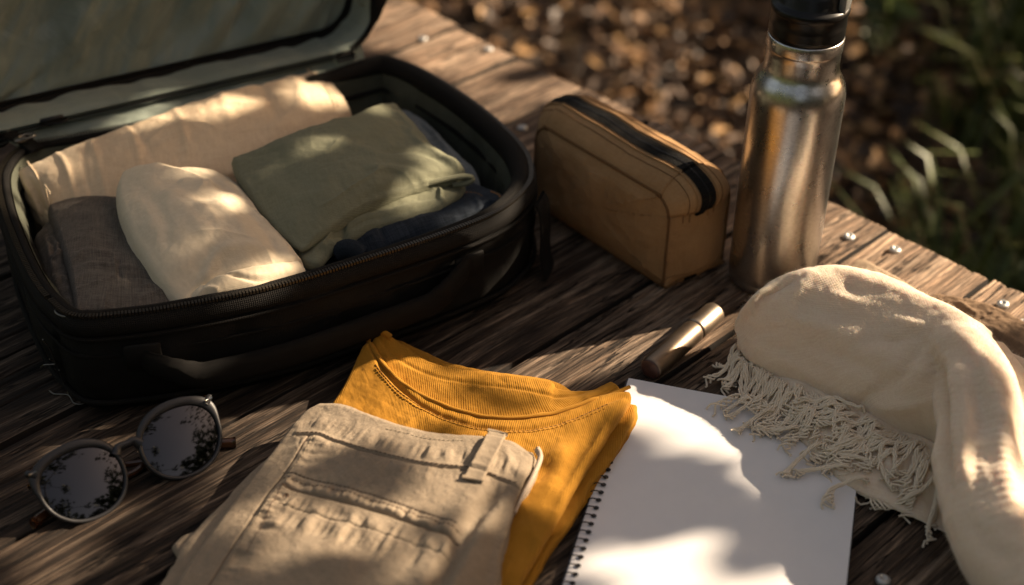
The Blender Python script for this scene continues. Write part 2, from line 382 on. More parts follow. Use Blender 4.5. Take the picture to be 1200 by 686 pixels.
def wood_mat():
    m, t, b, N, L = nt('weathered_wood')
    tc = N('ShaderNodeTexCoord'); oi = N('ShaderNodeObjectInfo')
    off = N('ShaderNodeVectorMath'); off.operation = 'ADD'; cmb = N('ShaderNodeCombineXYZ')
    L(math_(t, 'MULTIPLY', oi.outputs['Random'], 17), cmb.inputs[0]); L(math_(t, 'MULTIPLY', oi.outputs['Random'], 9), cmb.inputs[1])
    L(tc.outputs['Object'], off.inputs[0]); L(cmb.outputs[0], off.inputs[1]); v = off.outputs[0]
    # slow waviness of the grain
    wv = N('ShaderNodeVectorMath'); wv.operation = 'ADD'; cw = N('ShaderNodeCombineXYZ'); L(math_(t, 'MULTIPLY', math_(t, 'SUBTRACT', noise(t, mapping(t, v, (4, 14, 4)), 1, 2, .5), .5), .016), cw.inputs[1])
    L(v, wv.inputs[0]); L(cw.outputs[0], wv.inputs[1]); v = wv.outputs[0]
    g1 = noise(t, mapping(t, v, (5, 130, 90)), 1, 6, .62)
    g2 = noise(t, mapping(t, v, (26, 720, 400)), 1, 5, .72)
    blot = noise(t, mapping(t, v, (5, 16, 9)), 1, 5, .62, .6)
    sx = N('ShaderNodeSeparateXYZ'); L(tc.outputs['Object'], sx.inputs[0])
    # the boards are bleached toward their sawn ends and darker in the middle of the table
    bl = N('ShaderNodeMapRange'); bl.inputs[1].default_value = .42; bl.inputs[2].default_value = .80; L(math_(t, 'ADD', sx.outputs[0], math_(t, 'MULTIPLY', math_(t, 'SUBTRACT', blot, .5), .5)), bl.inputs[0])
    ra = ramp(t, [(.34, (.011, .008, .006)), (.48, (.046, .031, .021)), (.60, (.14, .105, .077))]); L(g1, ra.inputs[0])
    rb = ramp(t, [(.30, (.16, .105, .068)), (.48, (.27, .185, .125)), (.64, (.40, .30, .215))]); L(g1, rb.inputs[0])
    c = mixc(t, bl.outputs[0], ra.outputs[0], rb.outputs[0])
    r2 = ramp(t, [(.34, (.62, .58, .56)), (.5, (1, 1, 1)), (.66, (1.3, 1.26, 1.22))]); L(blot, r2.inputs[0])
    rg = ramp(t, [(.38, (.28, .26, .25)), (.46, (.8, .8, .8)), (.55, (1.1, 1.1, 1.1)), (.63, (2.3, 2.2, 2.1))]); L(g2, rg.inputs[0])
    ck = math_(t, 'ABSOLUTE', math_(t, 'SUBTRACT', noise(t, mapping(t, v, (4.5, 62, 60), loc=(3, 1, 2)), 1, 5, .6), .5))
    msk = noise(t, mapping(t, v, (6, 30, 9), loc=(5, 5, 5)), 1, 3, .5)
    rc_ = ramp(t, [(.0, (.06, .05, .05)), (.010, (.25, .23, .22)), (.020, (1, 1, 1))]); L(math_(t, 'ADD', ck, math_(t, 'MULTIPLY', math_(t, 'MAXIMUM', math_(t, 'SUBTRACT', .52, msk), 0), .5)), rc_.inputs[0])
    knot = N('ShaderNodeTexVoronoi'); knot.inputs['Scale'].default_value = 1; L(mapping(t, v, (2.4, 8, 1)), knot.inputs['Vector'])
    rk = ramp(t, [(.04, (.30, .25, .22)), (.12, (1, 1, 1))]); L(knot.outputs['Distance'], rk.inputs[0])
    c = mixc(t, 1, mixc(t, 1, c, r2.outputs[0], 'MULTIPLY'), mixc(t, 1, rg.outputs[0], mixc(t, 1, rc_.outputs[0], rk.outputs[0], 'MULTIPLY'), 'MULTIPLY'), 'MULTIPLY')
    tint = N('ShaderNodeHueSaturation'); L(math_(t, 'ADD', math_(t, 'MULTIPLY', oi.outputs['Random'], .3), .85), tint.inputs['Value']); L(c, tint.inputs['Color'])
    L(tint.outputs[0], b.inputs['Base Color']); b.inputs['Roughness'].default_value = .75; b.inputs['Specular IOR Level'].default_value = .25
    n1 = bump(t, g1, .8, .0030); n2 = bump(t, g2, .9, .0016, n1); n3 = bump(t, rc_.outputs[0], 1, .0016, n2); L(n3, b.inputs['Normal'])
    return m
M_wood = wood_mat()
M_gapshade = plain('gap_shade_board_side', (.016, .011, .008), .9, bumps=.5, bscale=200)  # dark colour standing in for shade between the boards
M_nail = plain('galvanised_steel', (.50, .50, .48), .5, .8, bumps=.3, bscale=900)
M_nylon = fabric('black_nylon', (.004, .0036, .003), (.011, .010, .009), thread=.0012, weave=.5, rough=.7, sheen=.0, slub=.2, wrinkle=.3)
M_blackbind = fabric('black_binding', (.005, .0045, .004), (.014, .0125, .011), thread=.0016, weave=.7, rough=.75, sheen=.0, slub=.2, wrinkle=.1)
M_teeth = plain('zip_teeth', (.05, .043, .033), .35, .6)
M_metal_dark = plain('dark_metal', (.22, .21, .19), .3, .95)
def satin():
    m, t, b, N, L = nt('grey_green_satin')
    tc = N('ShaderNodeTexCoord'); v = tc.outputs['UV']
    n = noise(t, v, 14, 4, .55)
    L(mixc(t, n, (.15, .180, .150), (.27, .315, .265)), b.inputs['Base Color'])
    b.inputs['Roughness'].default_value = .42; b.inputs['Specular IOR Level'].default_value = .45; b.inputs['Sheen Weight'].default_value = .3
    n1 = bump(t, noise(t, mapping(t, v, (1, 1, 1), (0, 0, .7)), 22, 5, .5, 1.2), .5, .006)
    w = math_(t, 'MULTIPLY', wave(t, v, 180, .3, 'X'), wave(t, v, 180, .3, 'Y')); L(bump(t, w, .15, .0004, n1), b.inputs['Normal'])
    return m
M_satin = satin()
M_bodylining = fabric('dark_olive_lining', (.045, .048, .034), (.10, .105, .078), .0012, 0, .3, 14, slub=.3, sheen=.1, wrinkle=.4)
M_peach = fabric('peach_linen', (.72, .53, .34), (.86, .69, .48), .0012, .1, .5, 10, slub=.7, fuzz=.4, wrinkle=.22)
M_cream = fabric('cream_cotton', (.66, .54, .375), (.80, .685, .51), .001, 0, .35, 9, slub=.3, fuzz=.3)
M_brown = fabric('taupe_wool', (.058, .050, .042), (.155, .135, .112), .0016, .2, .6, 30, slub=.9, fuzz=.8, sheen=.3)
M_olive = fabric('olive_cotton', (.155, .16, .105), (.235, .235, .16), .0012, .3, .45, 12, slub=.45, fuzz=.3)
M_denim = fabric('indigo_denim', (.006, .010, .016), (.033, .044, .062), .0013, 0, .7, 26, slub=1.0, fuzz=.5, twill=True)
M_bluegrey = fabric('blue_grey_jersey', (.10, .12, .13), (.17, .19, .20), .0012, 0, .4, 20, slub=.5)
M_orange = plain('orange_thread', (.36, .17, .05), .8)
M_mustard = fabric('mustard_jersey', (.33, .148, .012), (.42, .198, .020), .0017, 2.0, .35, 14, slub=.25, fuzz=.35, sheen=.35, twill=True, wrinkle=.25)
M_khaki = fabric('khaki_twill', (.235, .182, .125), (.36, .288, .208), .0011, .6, .4, 16, slub=.45, fuzz=.4, twill=True, wrinkle=.35)
M_khakithread = plain('brown_thread', (.10, .06, .035), .85)
M_khakilight = plain('tan_thread', (.36, .29, .2), .85)
M_canvas = fabric('tan_canvas', (.30, .165, .070), (.46, .28, .135), .001, 0, .35, 22, slub=.35, fuzz=.3, rough=.72, sheen=.15, wrinkle=.3)
M_scarf = fabric('cream_wool', (.76, .585, .42), (.88, .735, .57), .0012, .4, .45, 12, slub=.6, fuzz=.6, sheen=.4, use_obj=True, trans=.3)
M_fringe = fabric('cream_yarn', (.76, .635, .47), (.88, .78, .62), .0012, 0, .3, 12, slub=.3, fuzz=.4, use_obj=True)
M_brownwool = fabric('brown_wool', (.15, .095, .058), (.27, .18, .11), .0018, .4, .6, 22, slub=.6, fuzz=.9, sheen=.35)
M_paper = None
def paper():
    m, t, b, N, L = nt('white_paper'); tc = N('ShaderNodeTexCoord')
    n = noise(t, tc.outputs['Object'], 60, 5, .6); L(mixc(t, n, (.74, .73, .74), (.80, .79, .79)), b.inputs['Base Color'])
    b.inputs['Roughness'].default_value = .75; b.inputs['Specular IOR Level'].default_value = .25
    L(bump(t, noise(t, tc.outputs['Object'], 900, 3, .6), .12, .0005), b.inputs['Normal']); return m
M_paper = paper()
M_ink = plain('dark_wire', (.02, .018, .018), .4, .3)
def steel():
    m, t, b, N, L = nt('brushed_steel'); tc = N('ShaderNodeTexCoord'); v = tc.outputs['UV']
    n = noise(t, mapping(t, v, (420, 260, 1)), 1, 5, .75); sp = noise(t, v, 300, 4, .75)
    r = ramp(t, [(.35, (.50, .485, .465)), (.6, (.62, .605, .585))]); L(n, r.inputs[0])
    d = ramp(t, [(.16, (.7, .67, .65)), (.24, (1, 1, 1))]); L(sp, d.inputs[0])
    L(mixc(t, 1, r.outputs[0], d.outputs[0], 'MULTIPLY'), b.inputs['Base Color'])
    b.inputs['Metallic'].default_value = 1
    L(math_(t, 'ADD', math_(t, 'MULTIPLY', noise(t, v, 45, 5, .7), .2), .19), b.inputs['Roughness'])
    b.inputs['Anisotropic'].default_value = 0
    L(bump(t, n, .04, .0003), b.inputs['Normal']); return m
M_steel = steel()
M_plastic = plain('black_plastic', (.005, .005, .005), .34, 0, .35)
M_greyplastic = plain('grey_plastic', (.22, .22, .21), .3, .3)
M_bronze = plain('bronze_metal', (.26, .20, .145), .42, 1, bumps=.03, bscale=2000)
M_bronzecap = plain('pale_bronze_metal', (.42, .34, .26), .40, 1, bumps=.03, bscale=2000)
M_bronzeend = plain('brown_end', (.06, .03, .025), .45)
M_frame = plain('matt_grey_acetate', (.020, .020, .022), .42, 0, .5)
M_tort = plain('tortoiseshell', (.06, .022, .008), .2, 0, .5, coat=.5, bscale=120)
M_gold = plain('gold_metal', (.75, .5, .22), .25, 1)
def lens():
    m, t, b, N, L = nt('mirror_lens')
    b.inputs['Base Color'].default_value = (.062, .062, .068, 1); b.inputs['Metallic'].default_value = 1; b.inputs['Roughness'].default_value = .06
    return m
M_lens = lens()
def foliage(name, a, c, rough=.5, tr=.0):
    m, t, b, N, L = nt(name); oi = N('ShaderNodeNewGeometry')
    r = ramp(t, [(0, a), (1, c)]); L(oi.outputs['Random Per Island'], r.inputs[0]); L(r.outputs[0], b.inputs['Base Color'])
    b.inputs['Roughness'].default_value = rough
    return m
M_leaf = foliage('tree_leaves', (.03, .05, .012), (.09, .12, .03))
M_grassm = foliage('grass_blades', (.035, .055, .009), (.15, .19, .035))
M_bark = plain('bark', (.09, .065, .045), .9, bumps=.8, bscale=40)
def litter():
    m, t, b, N, L = nt('dead_leaves'); g = N('ShaderNodeNewGeometry')
    r = ramp(t, [(0, (.025, .013, .006)), (.5, (.10, .05, .021)), (.8, (.26, .14, .055)), (1, (.46, .28, .12))]); L(g.outputs['Random Per Island'], r.inputs[0])
    L(r.outputs[0], b.inputs['Base Color']); b.inputs['Roughness'].default_value = .6; return m
M_litter = litter()
def soil():
    m, t, b, N, L = nt('soil'); tc = N('ShaderNodeTexCoord'); n = noise(t, tc.outputs['Object'], 6, 8, .7)
    r = ramp(t, [(.3, (.02, .012, .007)), (.55, (.07, .042, .024)), (.75, (.14, .085, .045))]); L(n, r.inputs[0]); L(r.outputs[0], b.inputs['Base Color'])
    b.inputs['Roughness'].default_value = .9; L(bump(t, noise(t, tc.outputs['Object'], 30, 6, .7), 1, .03), b.inputs['Normal']); return m
M_soil = soil()

# ------------------------------------------------------------------ ground, litter, grass, trees
GZ = -.72
def ground():
    n = 120; x = np.linspace(-60, 60, n); x = np.sign(x) * (np.abs(x) / 60) ** 2.2 * 60
    X, Y = np.meshgrid(x, x, indexing='ij'); Y = Y + 2
    Z = GZ + .03 * fbm(X * .7, Y * .7, 0, 3) + .012 * fbm(X * 5, Y * 5, 0, 4)
    o = obj('ground', mesh('ground', np.stack([X, Y, Z], -1).reshape(-1, 3), quads(n, n)), M_soil); o['kind'] = 'structure'
ground()
def leaf_cards(cent, size, r, flatness=1.0, fold_=.25, aspect=.55, up=None):
    """pointed leaves of six triangles, folded along the midrib; cent (n,3)"""
    n = len(cent); size = np.broadcast_to(size, (n,))
    th = r.uniform(0, 6.283, n); tilt = r.normal(0, 1, (n, 2)) * flatness
    nn = np.column_stack([tilt, np.ones(n)]); nn /= np.linalg.norm(nn, axis=1, keepdims=True)
    d = np.column_stack([np.cos(th), np.sin(th), np.zeros(n)]); d -= (d * nn).sum(1, keepdims=True) * nn; d /= np.linalg.norm(d, axis=1, keepdims=True)
    s = np.cross(nn, d)
    T = [(-.5, 0, 0), (-.15, .5 * aspect, fold_ * .3), (.2, .42 * aspect, fold_ * .25), (.55, 0, .05), (.2, -.42 * aspect, fold_ * .25), (-.15, -.5 * aspect, fold_ * .3), (0.02, 0, 0)]
    V = np.stack([cent + size[:, None] * (a * d + b * s + c * nn) for a, b, c in T], 1)
    F = np.array([[6, 0, 5], [6, 5, 4], [6, 4, 3], [6, 3, 2], [6, 2, 1], [6, 1, 0]])
    return V.reshape(-1, 3), (F[None] + (np.arange(n) * 7)[:, None, None]).reshape(-1, 3)
r_ = np.random.default_rng(11)
n = 42000
lx = r_.uniform(-1.6, 3.2, n); ly = r_.uniform(1.3, 6.0, n)
keep = (fbm(lx * 1.4, ly * 1.4, 0, 21) > -.25 - .9 * (lx < .9)); lx, ly = lx[keep], ly[keep]
cz = GZ + .02 + r_.uniform(0, .045, len(lx)) + .03 * fbm(lx * .7, ly * .7, 0, 3)
V, F = leaf_cards(np.column_stack([lx, ly, cz]), r_.uniform(.022, .055, len(lx)), r_, .5, .6, .62)
o = obj('leaf_litter', mesh('leaf_litter', V, F, smooth_=False), M_litter); o['kind'] = 'stuff'; o['label'] = 'fallen brown leaves scattered over the ground behind the table'
def grass():
    r = np.random.default_rng(5); mb = []; V = []; F = []; k = 0
    pts = []
    for i in range(620):
        x = r.uniform(.6, 3.0); y = r.uniform(1.75, 4.6)
        if x - .30 * (y - 2.0) < .66 + .35 * r.random() ** 2: continue
        pts.append((x, y, r.uniform(.5, 1.1)))
    for x, y, s in pts:
        for j in range(int(r.uniform(16, 40))):
            h = r.uniform(.10, .34) * s; a = r.uniform(0, 6.28); ln = r.uniform(.2, .9) * h; w = r.uniform(.002, .0055)
            b = np.array([x + r.normal(0, .04), y + r.normal(0, .04), GZ])
            d = np.array([math.cos(a), math.sin(a), 0]); sd = np.array([-d[1], d[0], 0])
            c = [b, b + d * ln * .25 + [0, 0, h * .55], b + d * ln * .6 + [0, 0, h * .9], b + d * ln * 1.1 + [0, 0, h * .95]]
            for q, ww in zip(c, (w, w, w * .7, w * .05)): V += [q - sd * ww, q + sd * ww]
            for m in range(3): F.append([k + 2 * m, k + 2 * m + 1, k + 2 * m + 3, k + 2 * m + 2])
            k += 8
    o = obj('grass', mesh('grass', np.array(V), np.array(F), smooth_=True), M_grassm); o['kind'] = 'stuff'; o['label'] = 'green grass tufts growing in the shade behind the table'
grass()
def weed(x, y, h, seed, label):
    r = np.random.default_rng(seed); t = thing('leafy_weed', label, 'plant', (x, y, GZ), 'leafy weeds behind the table')
    mb = MB(); C_ = []; 
    for k in range(5):
        a = r.uniform(0, 6.28); p = np.array([[x, y, GZ - .02], [x + .03 * math.cos(a), y + .03 * math.sin(a), GZ + h * .5], [x + .10 * math.cos(a), y + .10 * math.sin(a), GZ + h * r.uniform(.8, 1.05)]])
        q = catmull(p, 8); mb.add(*tube(q, np.linspace(.003, .0015, 8), 5))
        for j in range(2, 8):
            for _ in range(2): C_.append(q[j] + r.normal(0, .025, 3))
    mb.part('stem', M_grassm, t)
    V, F = leaf_cards(np.array(C_), r.uniform(.05, .09, len(C_)), r, .8, .4, .45); part('foliage', V, F, M_grassm, t)
WL = ['leafy weed at the upper right, farther back than the tallest one', 'tall leafy weed at the upper right corner of the view', 'leafy weed just right of the bottle cap', 'leafy weed standing deepest in the shade at the top', 'small low leafy weed just beyond the table edge at the right', 'leafy weed at the right border above the far screw']
for (x, y, h), lb, sd in zip([(1.30, 3.05, .34), (1.25, 2.7, .36), (.82, 2.9, .28), (1.02, 3.3, .32), (1.12, 2.35, .22), (1.02, 2.1, .3)], WL, range(6)): weed(x, y, h, 40 + sd, lb)

# canopy tree on the sun's side; its unseen crown is given openings that shape the sunlight on the table
def to_q(p): return np.array([p[0] - S[0] * p[2] / S[2], p[1] - S[1] * p[2] / S[2]])
GAPS = []      # openings of the crown, as the ellipse of sunlight each lets down on the table
def gap(px, py, z, rx, ry, ang=0.0): GAPS.append((to_q(P(px, py, z)), rx, ry, ang))
for g in [(480, 20, 0, .10, .05, .7), (590, 72, 0, .035, .02, .5), (560, 48, 0, .05, .022, .2), (520, 140, 0, .05, .02, .9), (660, 100, 0, .05, .022, .3), (560, 100, 0, .03, .02, .2), (720, 120, 0, .04, .02, .5), (610, 60, 0, .05, .025, .6), (470, 60, 0, .02, .03, .9), (520, 75, 0, .035, .018, .4), (600, 130, 0, .03, .015, .7), (700, 95, 0, .04, .018, .4), (540, 15, 0, .05, .03, .3), (610, 30, 0, .03, .02, 0),
          (356, 122, .088, .044, .020, .6), (250, 140, .10, .03, .008, .5), (220, 203, .108, .026, .009, .3), (250, 252, .105, .014, .006, .8), (200, 240, .105, .01, .004, .3), (195, 300, .10, .014, .006, .8), (150, 165, .09, .02, .004, .6), (70, 205, .09, .012, .005, .9), (310, 320, .10, .03, .006, .2),
          (512, 185, .105, .026, .014, .8), (440, 135, .11, .022, .010, .2), (350, 190, .115, .020, .006, .9), (480, 232, .095, .03, .005, .3), (590, 245, .09, .02, .01, .3),
          (250, 45, .20, .06, .014, 1.0), (60, 80, .16, .035, .014, .9), (350, 30, .22, .03, .012, .6), (190, 70, .17, .02, .012, 1.1), (230, 92, .12, .03, .006, .5), (400, 75, .09, .02, .01, 0),
          (700, 165, .10, .045, .012, -.6), (770, 215, .10, .03, .012, -.3), (830, 255, .08, .05, .035, 0), (790, 185, .1, .02, .02, 0),
          (935, 110, .22, .06, .08, 0), (930, 200, .14, .05, .07, 0), (920, 290, .05, .045, .06, 0),
          (720, 410, 0, .085, .020, .2), (550, 398, 0, .05, .017, .25), (630, 425, 0, .03, .010, .2), (830, 375, .01, .03, .03, 0), (770, 425, 0, .022, .018, 0),
          (1030, 270, 0, .09, .05, .3), (1120, 320, 0, .10, .06, -.4), (980, 240, 0, .03, .03, 0), (1190, 370, 0, .06, .05, 0), (1080, 330, .02, .05, .04, 0),
          (955, 350, .08, .05, .014, .3), (1050, 358, .09, .05, .016, -.5), (1135, 440, .075, .03, .016, 0), (1165, 520, .06, .018, .045, .2), (1190, 620, .05, .03, .02, .3), (1000, 385, .07, .045, .022, .3), (1060, 345, .09, .07, .018, -.5), (950, 345, .07, .03, .014, .2), (1120, 400, .09, .03, .014, 0), (1150, 480, .07, .012, .03, .2), (900, 380, .05, .014, .02, .5),
          (600, 560, .02, .030, .048, .9), (500, 450, .02, .03, .007, .2), (690, 475, .03, .022, .012, .5), (560, 490, .02, .05, .007, -.1), (640, 520, .02, .018, .03, .9),
          (500, 530, .04, .018, .008, .4), (400, 600, .04, .02, .010, .5), (480, 660, .04, .02, .012, .1), (575, 600, .04, .012, .02, .9), (350, 580, .035, .014, .02, .6), (385, 500, .03, .030, .020, -.2), (430, 490, .03, .02, .012, 0), (520, 560, .03, .03, .010, .2), (470, 610, .03, .03, .012, .4), (300, 620, .03, .015, .03, .3), (450, 520, .03, .035, .008, -.2), (560, 520, .03, .02, .008, 0), (380, 640, .03, .025, .012, .2),
          (795, 485, .005, .028, .012, -.5), (765, 668, .005, .050, .024, .2), (925, 700, .005, .030, .018, -.1), (1022, 672, 0, .022, .024, 0),
          (95, 512, 0, .028, .011, .3), (120, 615, 0, .026, .010, .5), (250, 590, 0, .02, .008, .5), (20, 640, 0, .03, .01, .6), (60, 680, 0, .03, .008, .6), (265, 500, 0, .02, .006, .5), (245, 480, .03, .012, .006, 0),
          (600, 250, .09, .02, .03, .3), (40, 430, 0, .01, .004, 0)]: gap(*g)
def canopy():
    r = np.random.default_rng(3)
    n = 30000
    q = np.column_stack([r.uniform(-1.3, 3.4, n), r.uniform(-.3, 4.9, n)]); size = r.uniform(.06, .11, n)
    t = r.uniform(2.2, 3.9, n)
    fine = (q[:, 0] < .75) & (q[:, 1] < 1.75); size[fine] *= .55; t[fine] = r.uniform(2.1, 2.7, fine.sum())
    ok = np.ones(n, bool)
    for (c, rx, ry, a) in GAPS:
        d = q - c; u = d[:, 0] * math.cos(a) + d[:, 1] * math.sin(a); v = -d[:, 0] * math.sin(a) + d[:, 1] * math.cos(a)
        m = size * .40
        ok &= ((u / (rx + m)) ** 2 + (v / (ry + m)) ** 2) > 1
    # ground beyond the table: where the photograph's floor is bright the crown is open
    far = ~fine
    gx, gy = q[:, 0] - S[0] / S[2] * .72, q[:, 1] - S[1] / S[2] * .72
    dens = fbm(gx * 4.5, gy * 4.5, 0, 31, 3) * .9 - .12 + 1.1 * np.exp(-((gx - .22) / .46) ** 2 - ((gy - 2.9) / .62) ** 2) - .45 * smooth(.45, .75, gx) + .40 * smooth(.9, 1.2, gx)
    ok &= ~(far & (dens > .20) & (gy > 1.3)); ok &= ~(far & (r.random(n) < .3) & (gx < .5) & (gy > 1.9))
    # extra leaves: the near region needs denser cover
    q, t, size = q[ok], t[ok], size[ok]
    C_ = np.column_stack([q, np.zeros(len(q))]) + t[:, None] * S
    V1, F1 = leaf_cards(C_, size, r, .8, .3, .62)
    n2 = 26000; q2 = np.column_stack([r.uniform(-.95, .78, n2), r.uniform(.3, 1.75, n2)]); s2 = r.uniform(.03, .055, n2); ok = np.ones(n2, bool)
    for (c, rx, ry, a) in GAPS:
        d = q2 - c; u = d[:, 0] * math.cos(a) + d[:, 1] * math.sin(a); v = -d[:, 0] * math.sin(a) + d[:, 1] * math.cos(a); m = s2 * .34
        ok &= ((u / (rx + m)) ** 2 + (v / (ry + m)) ** 2) > 1
    q2, s2 = q2[ok], s2[ok]; C2 = np.column_stack([q2, np.zeros(len(q2))]) + r.uniform(2.0, 2.6, len(q2))[:, None] * S
    V2, F2 = leaf_cards(C2, s2, r, .8, .3, .62)
    tr = np.array([4.6, -.3, GZ]); t_ = thing('shade_tree', 'broad leafy tree on the right whose crown shades the table in dapples', 'tree', tr)
    part('crown', np.vstack([V1, V2]), np.vstack([F1, F2 + len(V1)]), M_leaf, t_)
    tk = catmull([tr, tr + [0, 0, 1.2], tr + [-.1, -.05, 2.4], tr + [-.1, 0, 3.8]], 24)
    V, F, uv = tube(tk, np.linspace(.2, .1, 24), 16); part('trunk', V, F, M_bark, t_)
    for e, st in (((.4, 1.4, 2.9), 10), ((2.2, 3.6, 2.9), 13), ((3.2, .9, 3.0), 12), ((1.7, 1.6, 2.6), 9)):
        L_ = catmull([tk[st], (tk[st] + np.array(e)) / 2 + [0, 0, .3], e], 14); V, F, uv = tube(L_, np.linspace(.06, .012, 14), 8); part('limb', V, F, M_bark, t_)
canopy()
def overhead_branch():
    """leafy sprays high behind the viewer, seen only in the lenses"""
    r = np.random.default_rng(17); t = thing('slender_tree', 'slender tree behind the viewer whose sprays show dark in the sunglasses', 'tree', (1.9, -3.6, GZ))
    C_ = []; mb = MB(); base = catmull([(1.9, -3.6, GZ), (1.8, -3.4, 1.2), (1.5, -2.7, 2.3), (1.2, -1.9, 3.1), (1.4, -1.2, 3.6)], 40); mb.add(*tube(base, np.linspace(.08, .012, 40), 8))
    for az, el, ds, rad_c, n_c in ((-66, 38, 3.6, .26, 90), (-58, 33, 3.8, .30, 110), (-64, 50, 3.4, .24, 70), (-52, 42, 3.8, .14, 26), (-50, 58, 3.4, .22, 50), (-34, 62, 3.4, .20, 40), (-60, 24, 4.0, .34, 120), (-44, 28, 4.2, .12, 16)):
        az, el = math.radians(az), math.radians(el); e = np.array([math.cos(az) * math.cos(el), math.sin(az) * math.cos(el), math.sin(el)]) * ds + [-.2, .75, 0]
        b = base[np.linalg.norm(base - e, axis=1).argmin()]; L_ = catmull([b, (b + e) / 2 + [0, 0, .1], e], 10); mb.add(*tube(L_, .009, 5))
        for _ in range(n_c): C_.append(e + r.normal(0, rad_c * .55, 3) * [1, 1, .7])
    mb.part('trunk', M_bark, t); V, F = leaf_cards(np.array(C_), r.uniform(.09, .16, len(C_)), r, .8, .3, .55); part('crown', V, F, M_leaf, t)
overhead_branch()
def woodland():
    r = np.random.default_rng(23); n = 26000; a = r.uniform(0, 6.283, n); R_ = r.uniform(7.5, 11.5, n)
    top = 3.2 + 1.6 * fbm(np.cos(a) * 3, np.sin(a) * 3, 0, 6) + 3.6 * np.exp(-((a - 5.72) / .42) ** 2) * (a < 5.95) - 2.6 * np.exp(-((np.mod(a - .15 + np.pi, 2 * np.pi) - np.pi) / .45) ** 2); z = GZ + r.random(n) ** .8 * np.maximum(top, .5)
    V, F = leaf_cards(np.column_stack([R_ * np.cos(a), R_ * np.sin(a) + 2, z]), r.uniform(.25, .5, n), r, 1.2, .3, .7)
    o = obj('woodland', mesh('woodland', V, F), M_leaf); o['kind'] = 'stuff'; o['label'] = 'dark wood standing all round the clearing'
woodland()

# ------------------------------------------------------------------ picnic table
TA = math.radians(44.45); RT = rotz(TA)
table = thing('picnic_table', 'weathered brown plank table with galvanised screws, holding all the belongings', 'table', (RT @ np.array([.2, .7, 0]))[:2].tolist() + [GZ])
SEAMS = [-.31, -.21, -.105, 0, .11, .222, .332, .436, .545, .642, .742, .84, .937, 1.042, 1.146, 1.25, 1.355]
def plank(i, y0, y1):
    r = np.random.default_rng(100 + i); gap_ = .0027
    hi = i >= 4
    xs = np.concatenate([np.linspace(-.65, .14, 30), np.linspace(.145, 1.012, 300 if hi else 60)])
    endx = 1.034 + r.uniform(-.006, .004)
    xs = np.concatenate([xs, np.linspace(1.015, endx, 10)])
    w = y1 - y0; ny = 92 if hi else 24
    ys = np.linspace(y0 + gap_, y1 - gap_, ny)
    X, Y = np.meshgrid(xs, ys, indexing='ij')
    Z = np.zeros_like(X)
    wob = .004 * fbm(X * 5, Y * 12, i, 50 + i, 3)
    g = fbm(X * 7, (Y + wob) * 330, i * 3.7, 60 + i, 4, .6); g2 = fbm(X * 4, (Y + wob) * 90, i * 1.7, 70 + i, 3)
    msk = .35 + .65 * smooth(-.35, .5, fbm(X * 2.5, Y * 26, i, 57 + i, 3)); Z += .00042 * g * msk - .0012 * smooth(.35, .9, g2) * smooth(-.2, .5, fbm(X * 3, Y * 20, 0, 80 + i)) - .0006 * smooth(.3, .8, g)
    for k in range(9):    # long drying cracks
        yc = r.uniform(y0 + .012, y1 - .012); x0 = r.uniform(.1, .9); L = r.uniform(.1, .4)
        dY = Y - yc - .003 * np.sin(X * 7 + k) - wob * 1.2; Z -= .0022 * np.exp(-(dY / .0011) ** 2) * smooth(x0 - L / 2, x0 - L / 2 + .05, X) * (1 - smooth(x0 + L / 2 - .05, x0 + L / 2, X))
    if i == 7: # the long split beside the seam that ends between the two screws
        Z -= .004 * np.exp(-((Y - .525) / .0012) ** 2) * smooth(.90, .97, X)
    # checks running in from the weathered end
    for k in range(11):
        yc = r.uniform(y0 + .005, y1 - .005); L = r.uniform(.015, .08); Z -= .0018 * np.exp(-((Y - yc) / .0009) ** 2) * smooth(endx - L, endx, X)
    de = np.minimum(Y - y0, y1 - Y); rag = .0018 + .0022 * np.abs(fbm(X * 22, i, 0, 90 + i, 3)); Z -= .0022 * np.exp(-(de / (rag * .7)) ** 1.3)
    Z -= .004 * smooth(endx - .006, endx, X) ** 2
    Z += .0011 * math.sin(i * 2.4) + .0006 * r.normal()
    X = X + smooth(1.0, endx, X) * .0010 * fbm(Y * 90, i * 1.0, 0, 33)
    nx = len(xs); top = np.stack([X, Y, Z], -1)
    idx = [(a, 0) for a in range(nx)] + [(nx - 1, b) for b in range(1, ny)] + [(a, ny - 1) for a in range(nx - 2, -1, -1)] + [(0, b) for b in range(ny - 2, 0, -1)]
    idx = np.array(idx); B = top[idx[:, 0], idx[:, 1]]; lo = B.copy(); lo[:, 2] = -.038; m = len(B)
    flat = nx * ny + np.arange(m); cur = nx * ny + m + np.arange(m)      # the sawn sides keep their own sharp edge
    V = np.vstack([top.reshape(-1, 3), B, lo]); F = [quads(nx, ny), np.stack([flat, cur, np.roll(cur, -1), np.roll(flat, -1)], -1)]
    org = np.array([.2, (y0 + y1) / 2, -.019]); me = mesh('plank', V - org, [np.vstack(F)]); me.materials.append(M_wood); me.materials.append(M_gapshade)
    mi = np.zeros(len(me.polygons), np.int32); nt_ = (nx - 1) * (ny - 1); k_ = np.arange(m); long_side = (idx[:, 0] < nx - 1) | (idx[:, 1] == 0); mi[nt_:][long_side] = 1      # shade of the gaps painted into the long sides as dark colour
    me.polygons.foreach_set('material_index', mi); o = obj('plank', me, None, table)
    o.location = tuple(RT @ org - np.array(table.location)); o.rotation_euler = (0, 0, TA)
for i, (a, b) in enumerate(zip(SEAMS[:-1], SEAMS[1:])): plank(i, a, b)
sV, sF, _ = lathe([(0, .0008), (.0017, .0008), (.0019, .0016), (.0030, .0015), (.0044, .0011), (.0052, .0003), (.0054, -.0008), (.0054, -.002)], 20)
smesh = mesh('screw', sV, sF); smesh.materials.append(M_nail)
